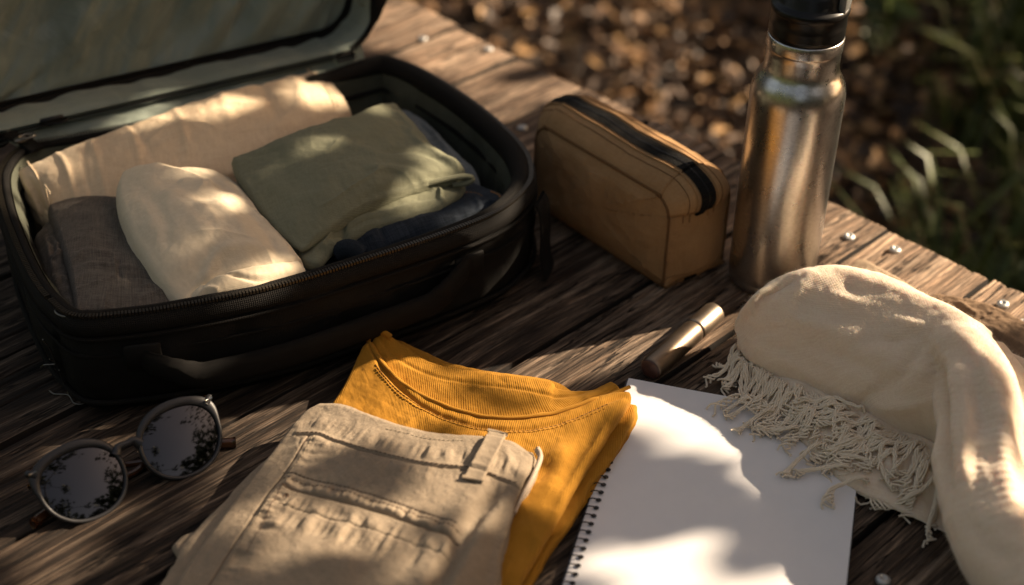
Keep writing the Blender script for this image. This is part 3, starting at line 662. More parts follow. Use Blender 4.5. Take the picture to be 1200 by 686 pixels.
for px, py in ((495, 46), (572, 58), (690, 122), (612, 150), (995, 278), (1049, 293), (1175, 357), (1035, 680), (1199, 379), (1160, 352)):
    if (px, py) == (1160, 352): continue
    q = P(px, py, .001); o = obj('screw', smesh, None, table); o.location = tuple(q + [0, 0, .0008] - np.array(table.location)); o.rotation_euler = (random.uniform(-.1, .1), random.uniform(-.1, .1), random.uniform(0, 3))
def timber(name, a, b, hw, hh):
    a, b = RT @ np.array(a), RT @ np.array(b); d = b - a; L = np.linalg.norm(d); M = Vector(d).to_track_quat('X', 'Z').to_matrix()
    V, F, _ = boxm((0, 0, 0), (L / 2, hw, hh), None, .004); o = obj(name, mesh(name, V, F, None, False), M_wood, table)
    o.location = tuple((a + b) / 2 - np.array(table.location)); o.rotation_euler = M.to_euler()
for x in (-.35, .9): timber('cross_beam', (x, -.28, -.083), (x, 1.32, -.083), .022, .044)
for x in (-.30, .85):
    for y0, y1 in ((.15, -.15), (.9, 1.2)): timber('leg', (x, y0, -.10), (x, y1, GZ - .01), .045, .02)

# ------------------------------------------------------------------ suitcase
case = thing('suitcase', 'open black soft suitcase with grey-green lining, packed with folded clothes', 'suitcase', P(300, 330, 0))
RZ = .092
rim = catmull([P(x, y, RZ) for x, y in ((60, 352), (89, 371), (150, 368), (212, 359), (320, 337), (420, 307), (512, 277), (580, 250), (612, 225), (622, 203), (610, 172), (560, 126), (505, 90), (470, 74), (440, 70), (380, 88), (300, 112), (200, 138), (90, 160), (30, 172), (2, 200), (4, 240), (22, 290), (42, 330))], 420, True)
def loopn(p):
    t = np.roll(p, -1, 0) - np.roll(p, 1, 0); n_ = np.stack([t[:, 1], -t[:, 0], np.zeros(len(t))], -1)
    for _ in range(8): n_ = (np.roll(n_, 1, 0) + n_ * 2 + np.roll(n_, -1, 0)) / 4
    return n_ / np.linalg.norm(n_, axis=1, keepdims=True)
rimn = loopn(rim); rim[:, 2] = 0
rl = np.concatenate([[0], np.cumsum(np.linalg.norm(np.diff(rim, axis=0), axis=1))])
def loft_loop(base, nrm, prof, extra=None, floor=False, flip=False):
    m = len(base); rows = []
    for o_, z in prof:
        q = base + nrm * o_; q = q.copy(); q[:, 2] = z; rows.append(q)
    G = np.stack(rows)
    if extra is not None: G = extra(G)
    L = np.concatenate([[0], np.cumsum(np.linalg.norm(np.diff(np.array(prof), axis=0), axis=1))])
    uv = np.stack(np.broadcast_arrays(rl[None, :], L[:, None]), -1)
    F = [quads(len(prof), m, False, True)]
    V = G.reshape(-1, 3); uv = uv.reshape(-1, 2)
    if floor:
        nr = 26; last = (len(prof) - 1) * m; prev = last + np.arange(m); c = G[-1].mean(0)
        for k in range(1, nr + 1):
            q = G[-1] + (c - G[-1]) * (k / nr) * (1 if k < nr else .999); V = np.vstack([V, q]); uv = np.vstack([uv, q[:, :2]])
            cur = len(V) - m + np.arange(m); F.append(np.stack([prev, np.roll(prev, -1), np.roll(cur, -1), cur], -1)); prev = cur
    F = np.vstack(F)
    if flip: F = F[:, ::-1]
    return V, [F], uv
def bulge(G):
    z = G[..., 2]; a = rl / rl[-1]
    G[..., :2] += (rimn[None, :, :2]) * (.003 * fbm(a[None] * 30, z * 25, 0, 12, 3) * smooth(.004, .03, z))[..., None]
    return G
hs = np.linspace(.012, RZ - .016, 14)
shell_prof = [(-.03, .002), (-.012, .0015), (-.003, .006)] + [(.002 + .003 * math.sin(math.pi * k / 13), z) for k, z in enumerate(hs)] + [(.0005, RZ - .013), (.0005, RZ - .010)]
V, F, uv = loft_loop(rim, rimn, shell_prof, bulge); part('shell', V, F, M_nylon, case, uv)
V, F, uv = loft_loop(rim, rimn, [(-.0, .0018), (-.05, .0018)], None, True, True); part('base', V, F, M_nylon, case, uv)
# bands of piping round the shell
for zz, rr in ((RZ - .018, .0017), (RZ - .034, .0013), (.012, .0022)):
    q = rim + rimn * .0050; q[:, 2] = zz; V, F, uv = tube(q, rr, 8, True); part('piping', V, F, M_blackbind, case, uv)
# zip tape and teeth
V, F, uv = loft_loop(rim, rimn, [(.004, RZ - .015), (.006, RZ - .012), (.0055, RZ - .006), (.002, RZ - .001), (-.001, RZ)]); part('zip_tape', V, F, M_blackbind, case, uv)
tmb = MB(); nT = int(rl[-1] / .0026)
for k in range(nT):
    s = (k + .5) * .0026; i = min(int(np.searchsorted(rl, s)), len(rim) - 1)
    p = rim[i] + (rim[i] - rim[i - 1]) * 0; f = (s - rl[i - 1]) / (rl[i] - rl[i - 1] + 1e-9); p = rim[i - 1] + (rim[i] - rim[i - 1]) * f; n_ = rimn[i]; t_ = np.array([-n_[1], n_[0], 0])
    R_ = np.column_stack([t_, n_, [0, 0, 1]]); V, F, _ = boxm(p + n_ * .0005 + [0, 0, RZ + .0012], (.0008, .0021, .0012), R_); tmb.add(V, F)
tmb.part('zip_teeth', M_teeth, case, kind='stuff', smooth_=False)
# padded rim inside the zip, thick on the back and right sides
th_r = np.full(len(rim), .0035); cxm = rim.mean(0)
dirn = (rim - cxm); side_r = smooth(.05, .14, dirn @ np.array([.9, .35, 0])) * smooth(-.10, .02, dirn @ np.array([-.1, .95, 0])); th_r = .0035 + .0065 * np.clip(side_r, 0, 1)
for _ in range(20): th_r = (np.roll(th_r, 1) + 2 * th_r + np.roll(th_r, -1)) / 4
q = rim - rimn * (.001 + th_r)[:, None]; q[:, 2] = RZ - .001; V, F, uv = tube(q, th_r, 12, True); part('padded_rim', V, F, M_blackbind, case, uv)
inn = rim - rimn * (.004 + 1.4 * th_r)[:, None]
def lin(G):
    z = G[..., 2]; a = rl[None]; G[..., :2] -= rimn[None, :, :2] * (.0035 * (1 + fbm(a * 25, z * 12, 0, 44, 4)) * smooth(RZ, RZ - .02, z))[..., None]; return G
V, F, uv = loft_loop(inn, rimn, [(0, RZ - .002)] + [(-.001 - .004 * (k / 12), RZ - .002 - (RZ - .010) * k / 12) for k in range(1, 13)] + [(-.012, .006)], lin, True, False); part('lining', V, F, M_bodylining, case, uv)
bnd = inn - rimn * .004; bnd[:, 2] = RZ - .022
V, F, uv = tube(bnd, .0022, 8, True); part('lining_cord', V, F, M_blackbind, case, uv)

# lid
HA, HB = P(430, 68, RZ), P(20, 165, RZ)
hd = (HA - HB) / np.linalg.norm(HA - HB); ff = np.array([hd[1], -hd[0], 0]); AL = math.radians(98)
ddir = ff * math.cos(AL) + np.array([0, 0, math.sin(AL)]); ndir = np.array([0, 0, math.cos(AL)]) - ff * math.sin(AL)
Wl, Dl, rc = .425, .30, .055
u0 = -.365
def rrect(w, d, r, n=40):
    pts = []
    for cx, cy, a0 in ((w - r, r, -90), (w - r, d - r, 0), (r, d - r, 90), (r, r, 180)):
        for k in range(n): a = math.radians(a0 + 90 * k / (n - 1)); pts.append((cx + r * math.cos(a), cy + r * math.sin(a), 0))
    return catmull(pts, 380, True)
LR = rrect(Wl, Dl, rc); LN = loopn(LR); rl_old = rl
rl = np.concatenate([[0], np.cumsum(np.linalg.norm(np.diff(LR, axis=0), axis=1))])
HO = HA - hd * .0 + hd * .022 - ff * .004 + np.array([0, 0, .004])
def lidmap(G):
    G = np.asarray(G); return HO + (G[..., 0:1] - Wl) * hd + G[..., 1:2] * ddir + G[..., 2:3] * ndir
lid = thing('lid', '', '', HO); lid.parent = case; lid.location = tuple(HO - np.array(case.location)); del lid['label']; del lid['category']
def lpart(name, V, F, mat, uv, **k):
    V = np.asarray(V); W = lidmap(V.reshape(-1, 3)); return part(name, W, F, mat, lid, uv, **k)
V, F, uv = loft_loop(LR, LN, [(0, .0)] + [(.004 * math.sin(math.pi * k / 8), .05 * k / 8) for k in range(1, 8)] + [(-.008, .056), (-.03, .058)], None, True, True); lpart('lid_shell', V, F, M_nylon, uv)
def lidlin(G):
    z = G[..., 2]; a = rl[None]; G[..., :2] -= LN[None, :, :2] * (.003 * (1 + fbm(a * 22, z * 14, 0, 47, 4)) * smooth(0, .01, z))[..., None]; return G
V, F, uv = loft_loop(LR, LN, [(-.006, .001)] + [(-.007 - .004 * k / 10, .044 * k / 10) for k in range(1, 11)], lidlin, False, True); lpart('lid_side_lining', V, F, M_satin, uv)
V, F, uv = tube(LR - LN * .003, .0009 + .0060 * smooth(.012, .045, LR[:, 1]), 12, True); lpart('lid_rim', V, F, M_blackbind, uv)
V, F, uv = tube((LR - LN * .012) + np.array([0, 0, .037]), .0062, 12, True); lpart('lid_panel_piping', V, F, M_blackbind, uv)
V, F, uv = tube((LR - LN * .020) + np.array([0, 0, .034]), .0016, 8, True); lpart('lid_panel_seam', V, F, M_blackbind, uv)
# lining panel, slack cloth with long diagonal folds
nu, nv = 220, 160; uu, vv = np.meshgrid(np.linspace(.010, Wl - .010, nu), np.linspace(.010, Dl - .010, nv), indexing='ij')
din = np.minimum(np.minimum(uu, Wl - uu), np.minimum(vv, Dl - vv))
qx, qy = uu * .8 - vv * .6, uu * .6 + vv * .8
wr = fbm(qx * 26, qy * 7, 0, 61, 3) * .010 * smooth(0, .05, din) + fbm(qx * 50, qy * 16, 0, 65, 3) * .0028 * smooth(0, .02, din) + .004 * np.exp(-((qx - .16) / .014) ** 2) * smooth(0, .06, din)
# fan of gathers rising from the hinge-side corner
ang_ = np.arctan2(vv, uu - .02); rad_ = np.hypot(uu - .02, vv); wr += .0028 * np.sin(ang_ * 13 + fbm(ang_ * 3, rad_ * 4, 0, 62) * 1.5) * smooth(0, .03, din) * np.exp(-rad_ / .16)
crn = rc - .008
# keep the panel inside the rounded corners
cxu = np.clip(uu, rc, Wl - rc); cyv = np.clip(vv, rc, Dl - rc); dd = np.hypot(uu - cxu, vv - cyv); f = np.minimum(1, crn / np.maximum(dd, 1e-6)); incorner = (uu != cxu) & (vv != cyv)
uu2 = np.where(incorner, cxu + (uu - cxu) * f, uu); vv2 = np.where(incorner, cyv + (vv - cyv) * f, vv)
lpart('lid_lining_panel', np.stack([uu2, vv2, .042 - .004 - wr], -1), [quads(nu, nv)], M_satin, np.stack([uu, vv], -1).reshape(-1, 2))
rl = rl_old
# hinge gusset: satin strip between the body and the lid
gA = catmull([P(430, 74, RZ - .004), P(300, 112, RZ - .004), P(160, 146, RZ - .004), P(26, 172, RZ - .004)], 160)
gB = lidmap(np.stack([np.linspace(Wl - .02, .04, 160), np.full(160, .006), np.full(160, .012)], -1))
k_ = np.linspace(0, 1, 24)[:, None, None]; G = gA[None] * (1 - k_) + gB[None] * k_
s_ = np.linspace(0, .4, 160)[None]; G[..., 2] += (-.007 * np.sin(np.pi * k_[..., 0]) + .0035 * fbm(s_ * 20, k_[..., 0] * 1.5, 0, 71, 3) * np.sin(np.pi * k_[..., 0]))
part('hinge_gusset', G, [quads(24, 160)], M_satin, case, np.stack(np.broadcast_arrays(s_, k_[..., 0] * .05), -1))
# buckle on the gusset, zip sliders, pull cords
mb = MB(); V, F, _ = boxm((0, 0, 0), (.011, .004, .0035), None, .0012)
def place(V, c, ang): return V @ rotz(ang).T + np.array(c)
bk = P(60, 140, .10); mb.add(place(V, bk, .5), F); ring = np.array([[.010 * math.cos(a) + .004, .0045 * math.sin(a) - .004, -.001] for a in np.linspace(0, 6.28, 24, endpoint=False)]); mb.add(*tube(place(ring, bk, .5), .001, 6, True)); mb.part('strap_buckle', M_plastic, case)
tb = MB(); gq = catmull([P(8, 158, RZ + .006), P(25, 163, RZ + .005), P(44, 176, RZ + .001)], 12); tb.add(*tube(gq, .0075, 8, flat=.25)); tb.part('zip_end_tab', M_blackbind, case)
def slider(px, py, z, ang, name='zip_slider'):
    c = P(px, py, z); mb = MB(); V, F, _ = boxm((0, 0, 0), (.0055, .0032, .002), None, .001); mb.add(place(V, c, ang), F)
    lp = np.array([[.0075 * math.cos(a) - .006, .0038 * math.sin(a), .002] for a in np.linspace(0, 6.28, 22, endpoint=False)]); mb.add(*tube(place(lp, c, ang), .0009, 6, True)); mb.part(name, M_metal_dark, case)
slider(24, 164, RZ + .010, .5 + math.pi)
slider(82, 372, RZ - .004, -.5)
for pts in ([(50, 398, .07), (58, 408, .058), (63, 420, .045), (66, 427, .035)], [(58, 421, .04), (64, 424, .036), (69, 425, .033)], [(48, 431, .03), (52, 428, .035), (64, 427, .035)],
            [(69, 434, .03), (74, 446, .018), (79, 456, .008), (80, 463, .003)], [(58, 458, .002), (64, 462, .002), (80, 463, .003), (86, 472, .002), (94, 474, .002), (102, 470, .002), (105, 462, .002), (101, 448, .005), (93, 440, .009), (87, 437, .012)]):
    V, F, uv = tube(catmull([P(*q) for q in pts], 30), .0006, 6); part('pull_cord', V, F, M_metal_dark, case, uv)
# carry handle on the front wall
def on_front(px, py, z, out):
    p = P(px, py, z); d = np.linalg.norm(rim[:, :2] - p[:2], axis=1); i = d.argmin(); q = rim[i] + rimn[i] * out; q = q.copy(); q[2] = z; return q, i
def front_run(s0, s1, z0, z1, out, n=40):
    i0 = np.linalg.norm(rim[:, :2] - P(s0, 0, 0)[:2] * 0 - P(*s0)[:2] if False else rim[:, :2] - np.array(P(*s0))[:2], axis=1).argmin(); return i0
iA = np.linalg.norm(rim[:, :2] - P(160, 366, RZ)[:2], axis=1).argmin(); iB = np.linalg.norm(rim[:, :2] - P(545, 266, RZ)[:2], axis=1).argmin()
ii = np.linspace(iA, iB, 60).astype(int); tt = np.linspace(0, 1, 60)
arch = np.clip(np.sin(np.pi * tt) * 3.0, 0, 1) ** .7
hp = rim[ii] + rimn[ii] * (.006 + .010 * arch)[:, None]; hp[:, 2] = .054 - .020 * np.clip(np.sin(np.pi * tt) * 2.2, 0, 1) + .006 * tt
V, F, uv = tube(hp, .0042 + .0018 * arch, 12, flat=2.0); hd_o = part('carry_handle', V, F, M_blackbind, case, uv)
for o_ in (.0055,):
    q = hp.copy(); q[:, 2] += .0105; V, F, uv = tube(q, .0011, 6); part('handle_piping', V, F, M_nylon, case, uv)
for i in (iA, iB):
    c = rim[i] + rimn[i] * .007; t_ = np.array([-rimn[i][1], rimn[i][0], 0]); R_ = np.column_stack([t_, rimn[i], [0, 0, 1]])
    V, F, _ = boxm(c + [0, 0, .056], (.014, .0022, .012), R_, .0015); part('handle_patch', V, F, M_nylon, case)
# webbing strap hanging at the front right corner down to the table
i = np.linalg.norm(rim[:, :2] - P(619, 214, RZ)[:2], axis=1).argmin(); c = rim[i] + rimn[i] * .010; n_ = rimn[i]; t_ = np.array([-n_[1], n_[0], 0]); 
pr = [(0.000, RZ - .014), (.004, .070), (.006, .05), (.006, .03), (.008, .012), (.011, .003)]
pr = catmull([(a, 0, b) for a, b in pr], 24)
G = np.stack([[c + n_ * a[0] + t_ * (w * (.014 + .002 * math.sin(a[2] * 40))) + [0, 0, a[2] - 0] + n_ * dz for w, dz in ((-1, 0), (-.9, .0014), (0, .0018), (.9, .0014), (1, 0), (.9, -.0014), (0, -.0016), (-.9, -.0014))] for a in pr]); G[..., 2] = np.maximum(G[..., 2], .0012)
part('corner_strap', G, [quads(24, 8, False, True)], M_blackbind, case)

# ------------------------------------------------------------------ clothes in the suitcase
def cloth_thing(name, label, cat, mat, sides, z, H, **k):
    t = thing(name, label, cat, P(*np.mean([q[:2] for s in sides for q in s], axis=0), z - H))
    o, b, G = fold('folded_body', mat, sides, z, H, parent=t, **k); return t, b, G
# peach linen along the back
t, b, G = cloth_thing('linen_cloth', 'long folded peach linen cloth lying along the back of the suitcase', 'folded cloth', M_peach,
    ([(46, 246, .060), (64, 250, .065), (140, 235, .075), (270, 198, .085), (350, 160, .090), (413, 124, .085)],
     [(413, 124, .085), (406, 108, .092), (390, 90, .092), (372, 78, .088)],
     [(18, 197, .088), (60, 178, .098), (150, 143, .108), (262, 108, .113), (330, 88, .105), (372, 78, .088)],
     [(46, 246, .060), (36, 225, .075), (26, 210, .085), (18, 197, .088)]), .088, .05, nu=300, nv=150, rad=.004, noise=(.0020, 18, 4), crown=.002, crease=(.0018, 30, 10, -1.15, 201), layers=3, lay=(0, 1, 0, 1),
    ridges=[dict(p=[(60, 180), (80, 205), (92, 240)], a=.0018, w=.003), dict(p=[(98, 165), (115, 195), (125, 235)], a=.0014, w=.0035), dict(p=[(135, 150), (160, 180), (170, 225)], a=.0014, w=.0035), dict(p=[(150, 160), (185, 200)], a=-.0018, w=.004), dict(p=[(190, 132), (212, 160), (225, 200)], a=.0014, w=.004),
            dict(p=[(240, 120), (262, 140), (275, 180)], a=.0014, w=.005), dict(p=[(290, 100), (310, 125), (330, 160)], a=-.002, w=.006), dict(p=[(340, 92), (352, 120), (350, 150)], a=.0022, w=.006), dict(p=[(28, 196), (44, 215), (58, 248)], a=.0015, w=.002), dict(p=[(110, 170), (100, 200), (110, 230)], a=-.0014, w=.003), dict(p=[(200, 150), (250, 150), (320, 110)], a=.002, w=.006)])
cord(b, [(32, 190, .09), (46, 212, .085), (64, 250, .07)], .09, .0008, M_peach, t, 'hem_edge', .0002)
stitches(b, [(362, 82, .09), (378, 94, .09), (396, 126, .088)], .09, M_orange, t, r=.0003)
cord(b, [(358, 80, .09), (374, 92, .09), (392, 128, .088)], .09, .0007, M_peach, t, 'hem_edge', .0002)
# taupe shirt front left
t, b, G = cloth_thing('taupe_shirt', 'dark taupe wool shirt folded in the front left corner of the suitcase', 'folded shirt', M_brown,
    ([(90, 366, .088), (130, 367, .088), (206, 361, .088)], [(206, 361, .088), (185, 330, .090), (158, 290, .090), (142, 250, .088), (136, 226, .080)],
     [(56, 233, .075), (85, 226, .078), (136, 226, .080)], [(90, 366, .088), (84, 320, .088), (74, 285, .086), (64, 255, .080), (56, 233, .075)]), .085, .055, nu=180, nv=220, rad=.005, noise=(.0018, 20, 2), crown=.002, crease=(.0022, 14, 22, .3, 221),
    ridges=[dict(p=[(88, 315), (130, 318), (165, 322)], a=.0016, w=.003), dict(p=[(80, 318), (100, 300), (140, 306)], a=.0018, w=.004), dict(p=[(142, 308), (140, 325), (146, 335)], a=-.002, w=.002), dict(p=[(100, 240), (110, 280), (105, 310)], a=.0012, w=.008), dict(p=[(165, 345), (180, 340), (195, 352)], a=.0016, w=.003)])
t2 = t
mbL = fold('x', M_brown, ([(80, 362, .082), (86, 364, .084), (92, 366, .082)], [(92, 366, .082), (84, 320, .076), (70, 270, .072), (62, 246, .070)], [(42, 262, .066), (52, 248, .068), (62, 246, .070)], [(80, 362, .082), (60, 330, .074), (54, 300, .074), (48, 275, .070), (42, 262, .066)]), .075, .045, nu=50, nv=140, rad=.007, noise=(.004, 40, 6), crown=.004,
    ridges=[dict(p=[(60, 305), (70, 300), (82, 298)], a=.006, w=.003), dict(p=[(60, 335), (72, 328), (85, 330)], a=.006, w=.003), dict(p=[(52, 270), (60, 280), (66, 310)], a=-.004, w=.002)])
part('folded_sleeve', mbL[0], mbL[1], M_brown, t2, mbL[2])
# cream cloth, plump, with its rolled front fold
t, b, G = cloth_thing('cream_shirt', 'plump folded cream cotton shirt in the middle front of the suitcase', 'folded shirt', M_cream,
    ([(213, 352, .094), (232, 330, .101), (262, 318, .104), (310, 312, .104), (356, 300, .099)], [(356, 300, .099), (330, 268, .107), (300, 236, .110), (282, 212, .104), (266, 196, .098)],
     [(140, 192, .108), (168, 185, .115), (210, 186, .116), (245, 188, .110), (266, 196, .098)], [(213, 352, .094), (185, 320, .103), (160, 282, .106), (140, 240, .108), (134, 212, .108), (140, 192, .108)]), .105, .05, nu=210, nv=210, rad=.007, noise=(.0020, 15, 3), crown=.003, crease=(.0036, 16, 9, .6, 211),
    ridges=[dict(p=[(210, 225), (235, 232), (262, 228)], a=.0035, w=.008), dict(p=[(165, 205), (200, 215), (250, 220)], a=.002, w=.006), dict(p=[(200, 250), (250, 250), (300, 262)], a=-.0018, w=.008), dict(p=[(255, 240), (265, 262), (300, 285)], a=.0025, w=.007), dict(p=[(190, 235), (230, 270), (250, 300)], a=.002, w=.008), dict(p=[(228, 335), (260, 300), (330, 290)], a=.003, w=.005), dict(p=[(150, 215), (190, 260), (200, 310)], a=-.0022, w=.006), dict(p=[(195, 200), (240, 215), (275, 240)], a=-.003, w=.005), dict(p=[(280, 240), (300, 262), (330, 300)], a=-.002, w=.005), dict(p=[(170, 250), (215, 245), (270, 285)], a=.002, w=.005)])
roll = fold('x', M_cream, ([(214, 348, .094), (255, 343, .096), (310, 331, .097), (358, 314, .095)], [(358, 314, .095), (360, 306, .097), (354, 298, .099)], [(228, 328, .102), (262, 314, .106), (310, 306, .105), (354, 298, .099)], [(214, 348, .094), (218, 338, .098), (228, 328, .102)]), .095, .02, nu=160, nv=40, rad=.005, noise=(.0012, 22, 7), crown=.005,
    ridges=[dict(p=[(228, 346), (252, 330), (300, 332), (350, 318)], a=-.0022, w=.0016), dict(p=[(222, 350), (240, 340), (262, 342)], a=.002, w=.002)])
part('front_fold', roll[0], roll[1], M_cream, t, roll[2])
# denim under the olive shirt
t, b, G = cloth_thing('jeans', 'dark indigo jeans with orange stitching folded at the front right of the suitcase', 'jeans', M_denim,
    ([(384, 312, .072), (430, 300, .080), (500, 276, .082), (560, 257, .082), (602, 238, .080)], [(602, 238, .080), (601, 228, .086), (592, 218, .084), (540, 196, .07)],
     [(350, 268, .07), (400, 255, .074), (470, 222, .07), (540, 196, .07)], [(384, 312, .072), (372, 298, .076), (360, 282, .076), (350, 268, .07)]), .082, .045, nu=220, nv=80, rad=.008, noise=(.002, 24, 5), crown=.004, crease=(.0036, 10, 30, .5, 241),
    ridges=[dict(p=[(400, 284), (440, 272), (520, 245)], a=.0025, w=.003), dict(p=[(470, 285), (530, 262), (590, 240)], a=.0018, w=.003), dict(p=[(555, 220), (560, 240), (566, 255)], a=.0022, w=.003), dict(p=[(440, 268), (450, 280), (455, 296)], a=-.0015, w=.003)])
stitches(b, [(392, 284, .082), (412, 283, .084), (424, 292, .084), (428, 304, .08)], .082, M_orange, t, r=.0007)
stitches(b, [(575, 218, .086), (585, 226, .086), (588, 240, .084)], .085, M_orange, t, r=.0007)
stitches(b, [(536, 220, .084), (556, 218, .085), (566, 226, .085)], .085, M_orange, t, r=.0004)
V, F, uv = tube(catmull([P(398, 296, .083), P(410, 292, .088), P(424, 300, .083)], 14), .0085, 10); part('belt_end', V, F, M_denim, t, uv)
# blue grey jersey
t, b, G = cloth_thing('grey_tee', 'blue-grey jersey peeping out between the olive shirt and the right wall of the suitcase', 'folded shirt', M_bluegrey,
    ([(470, 200, .075), (510, 215, .078), (556, 222, .075)], [(556, 222, .075), (560, 205, .082), (552, 188, .084), (532, 176, .084)], [(440, 130, .075), (470, 120, .078), (500, 138, .080), (532, 176, .084)], [(470, 200, .075), (455, 160, .078), (440, 130, .075)]), .08, .045, nu=80, nv=80, rad=.008, noise=(.003, 28, 9), crown=.004,
    ridges=[dict(p=[(505, 150), (515, 170), (530, 190)], a=.003, w=.003), dict(p=[(490, 140), (510, 165)], a=-.003, w=.003)])
# olive shirt on top
t, b, G = cloth_thing('olive_shirt', 'folded olive green shirt lying on the jeans in the suitcase', 'folded shirt', M_olive,
    ([(352, 288, .100), (372, 272, .104), (420, 240, .108), (480, 216, .106), (548, 203, .100)], [(548, 203, .100), (540, 190, .106), (508, 168, .108), (485, 140, .108), (462, 115, .104)],
     [(270, 182, .112), (320, 165, .122), (380, 143, .126), (430, 124, .118), (462, 115, .104)], [(352, 288, .100), (325, 262, .108), (298, 228, .112), (280, 203, .113), (270, 182, .112)]), .108, .016, nu=250, nv=210, rad=.004, noise=(.0018, 14, 8), crown=.0025, crease=(.0030, 9, 16, .5, 231), layers=1,
    ridges=[dict(p=[(310, 188), (400, 190), (470, 198), (548, 200)], a=.0016, w=.006), dict(p=[(478, 145), (488, 165), (510, 178), (548, 196)], a=.0026, w=.005), dict(p=[(350, 170), (400, 150), (470, 135)], a=-.0018, w=.008), dict(p=[(460, 125), (500, 165)], a=.0018, w=.004), dict(p=[(440, 195), (490, 182), (540, 196)], a=-.0016, w=.004),
            dict(p=[(420, 215), (470, 205), (530, 210)], a=.0022, w=.004), dict(p=[(300, 215), (350, 240), (400, 235)], a=.0015, w=.008)])
lw = fold('x', M_olive, ([(362, 300, .092), (382, 278, .095), (424, 253, .098), (470, 240, .097), (516, 226, .095)], [(516, 232, .094), (530, 222, .094), (540, 214, .094), (546, 206, .094)], [(350, 290, .094), (385, 262, .096), (430, 240, .098), (490, 218, .096), (546, 206, .094)], [(362, 304, .092), (354, 300, .093), (350, 290, .094)]), .094, .014, nu=200, nv=60, rad=.006, noise=(.0018, 26, 11), crown=.004,
    ridges=[dict(p=[(372, 290), (384, 282), (392, 268)], a=.004, w=.002), dict(p=[(384, 288), (398, 278), (405, 262)], a=-.004, w=.002), dict(p=[(420, 256), (470, 240), (530, 222)], a=-.002, w=.003), dict(p=[(500, 225), (515, 222), (516, 234)], a=.003, w=.002), dict(p=[(430, 250), (440, 240), (460, 232)], a=.003, w=.003)])
part('lower_fold', lw[0], lw[1], M_olive, t, lw[2])
V, F, uv = tube(catmull([P(500, 216, .100), P(525, 210, .101), P(545, 207, .101), P(554, 210, .098), P(546, 215, .095), P(530, 217, .094)], 40), .0026, 8); part('hem_edge', V, F, M_olive, t, uv)

# ------------------------------------------------------------------ toiletry bag
bag = thing('toiletry_bag', 'tan canvas zipped toiletry bag standing between the suitcase and the bottle', 'pouch', P(780, 330, 0))
bw = np.array([math.cos(math.radians(36)), math.sin(math.radians(36)), 0]); bl = np.array([-bw[1], bw[0], 0]); bl = rotz(math.radians(4)) @ bl
A0 = P(776, 336, .002); BW, BL, BH = .070, .175, .089
def prof_rr(L, H, rb, rt, n=14):
    pts = []
    for cx, cy, r, a0 in ((rb, rb, rb, 180), (L - rb, rb, rb, 270), (L - rt, H - rt, rt, 0), (rt, H - rt, rt, 90)):
        for k in range(n): a = math.radians(a0 + 90 * k / (n - 1)); pts.append((cx + r * math.cos(a), cy + r * math.sin(a), 0))
    return pts
bp = catmull(prof_rr(BL, BH, .008, .020), 300, True); tg = np.roll(bp, -1, 0) - np.roll(bp, 1, 0); bn = np.stack([tg[:, 1], -tg[:, 0], 0 * tg[:, 0]], -1); bn /= np.linalg.norm(bn, axis=1, keepdims=True)
sB = np.concatenate([[0], np.cumsum(np.linalg.norm(np.diff(bp, axis=0), axis=1))])
def bmap(l, h, w): # along length from right end, height, across width
    l, h, w = np.broadcast_arrays(l, h, w); return A0 + l[..., None] * bl + w[..., None] * bw + h[..., None] * np.array([0, 0, 1.])
nw = 70; W_ = np.linspace(0, 1, nw)[None, :]
def gus(W, lift=0):
    up = smooth(-.2, .7, bn[:, 1])[:, None]; endf = smooth(.3, 1, np.abs(bn[:, 0]))[:, None]
    bul = (.021 * up + .004 * endf) * (1 - (2 * np.clip(W, 0, 1) - 1) ** 2) ** .75
    nz = .0013 * fbm(sB[:, None] * 28, W * 2.2, 0, 77, 4) + .0024 * fbm(sB[:, None] * 9, W * 1.2, 0, 78, 2) * (1 - (2 * W - 1) ** 2)
    o_ = np.where(bn[:, 1:2] < -.5, 0, bul + nz) + lift
    return bp[:, 0:1] + bn[:, 0:1] * o_, bp[:, 1:2] + bn[:, 1:2] * o_, W * BW
l_, h_, w_ = gus(W_); h_ = np.maximum(h_, 0)
UVb = np.stack(np.broadcast_arrays(sB[:, None], W_ * BW), -1)
part('gusset', bmap(l_, h_, w_), [quads(300, nw, True, False)], M_canvas, bag, UVb)
def face(w0, sgn, name):
    K = 40; rows = []; c = np.array([BL / 2, BH / 2, 0])
    for k in range(K + 1):
        f = 1 - k / K; q = c + (bp - c) * f; d = 1 - f
        # distance based swell
        sw = .009 * (1 - f ** 3) + .0022 * fbm(q[:, 0] * 22, q[:, 1] * 22, 0, 81 + int(sgn), 4) * smooth(0, .25, d)
        rows.append(bmap(q[:, 0], q[:, 1], w0 + sgn * (sw)))
    q = np.stack(rows); uv = np.stack([c[:2] + (bp[:, :2] - c[:2]) * (1 - k / K) for k in range(K + 1)]); F = quads(K + 1, 300, False, True)
    part(name, q, [F if sgn < 0 else F[:, ::-1]], M_canvas, bag, uv)
face(0, -1, 'front_panel'); face(BW, 1, 'back_panel')
M_canvasdark = fabric('dark_tan_piping', (.13, .065, .024), (.19, .10, .042), .001, 0, .3, 22)
for w in (0, BW): V, F, uv = tube(bmap(bp[:, 0] + bn[:, 0] * .0008, np.maximum(bp[:, 1] + bn[:, 1] * .0008, .001), np.full(300, w)), .0013, 8, True); part('piping', V, F, M_canvasdark, bag, uv)
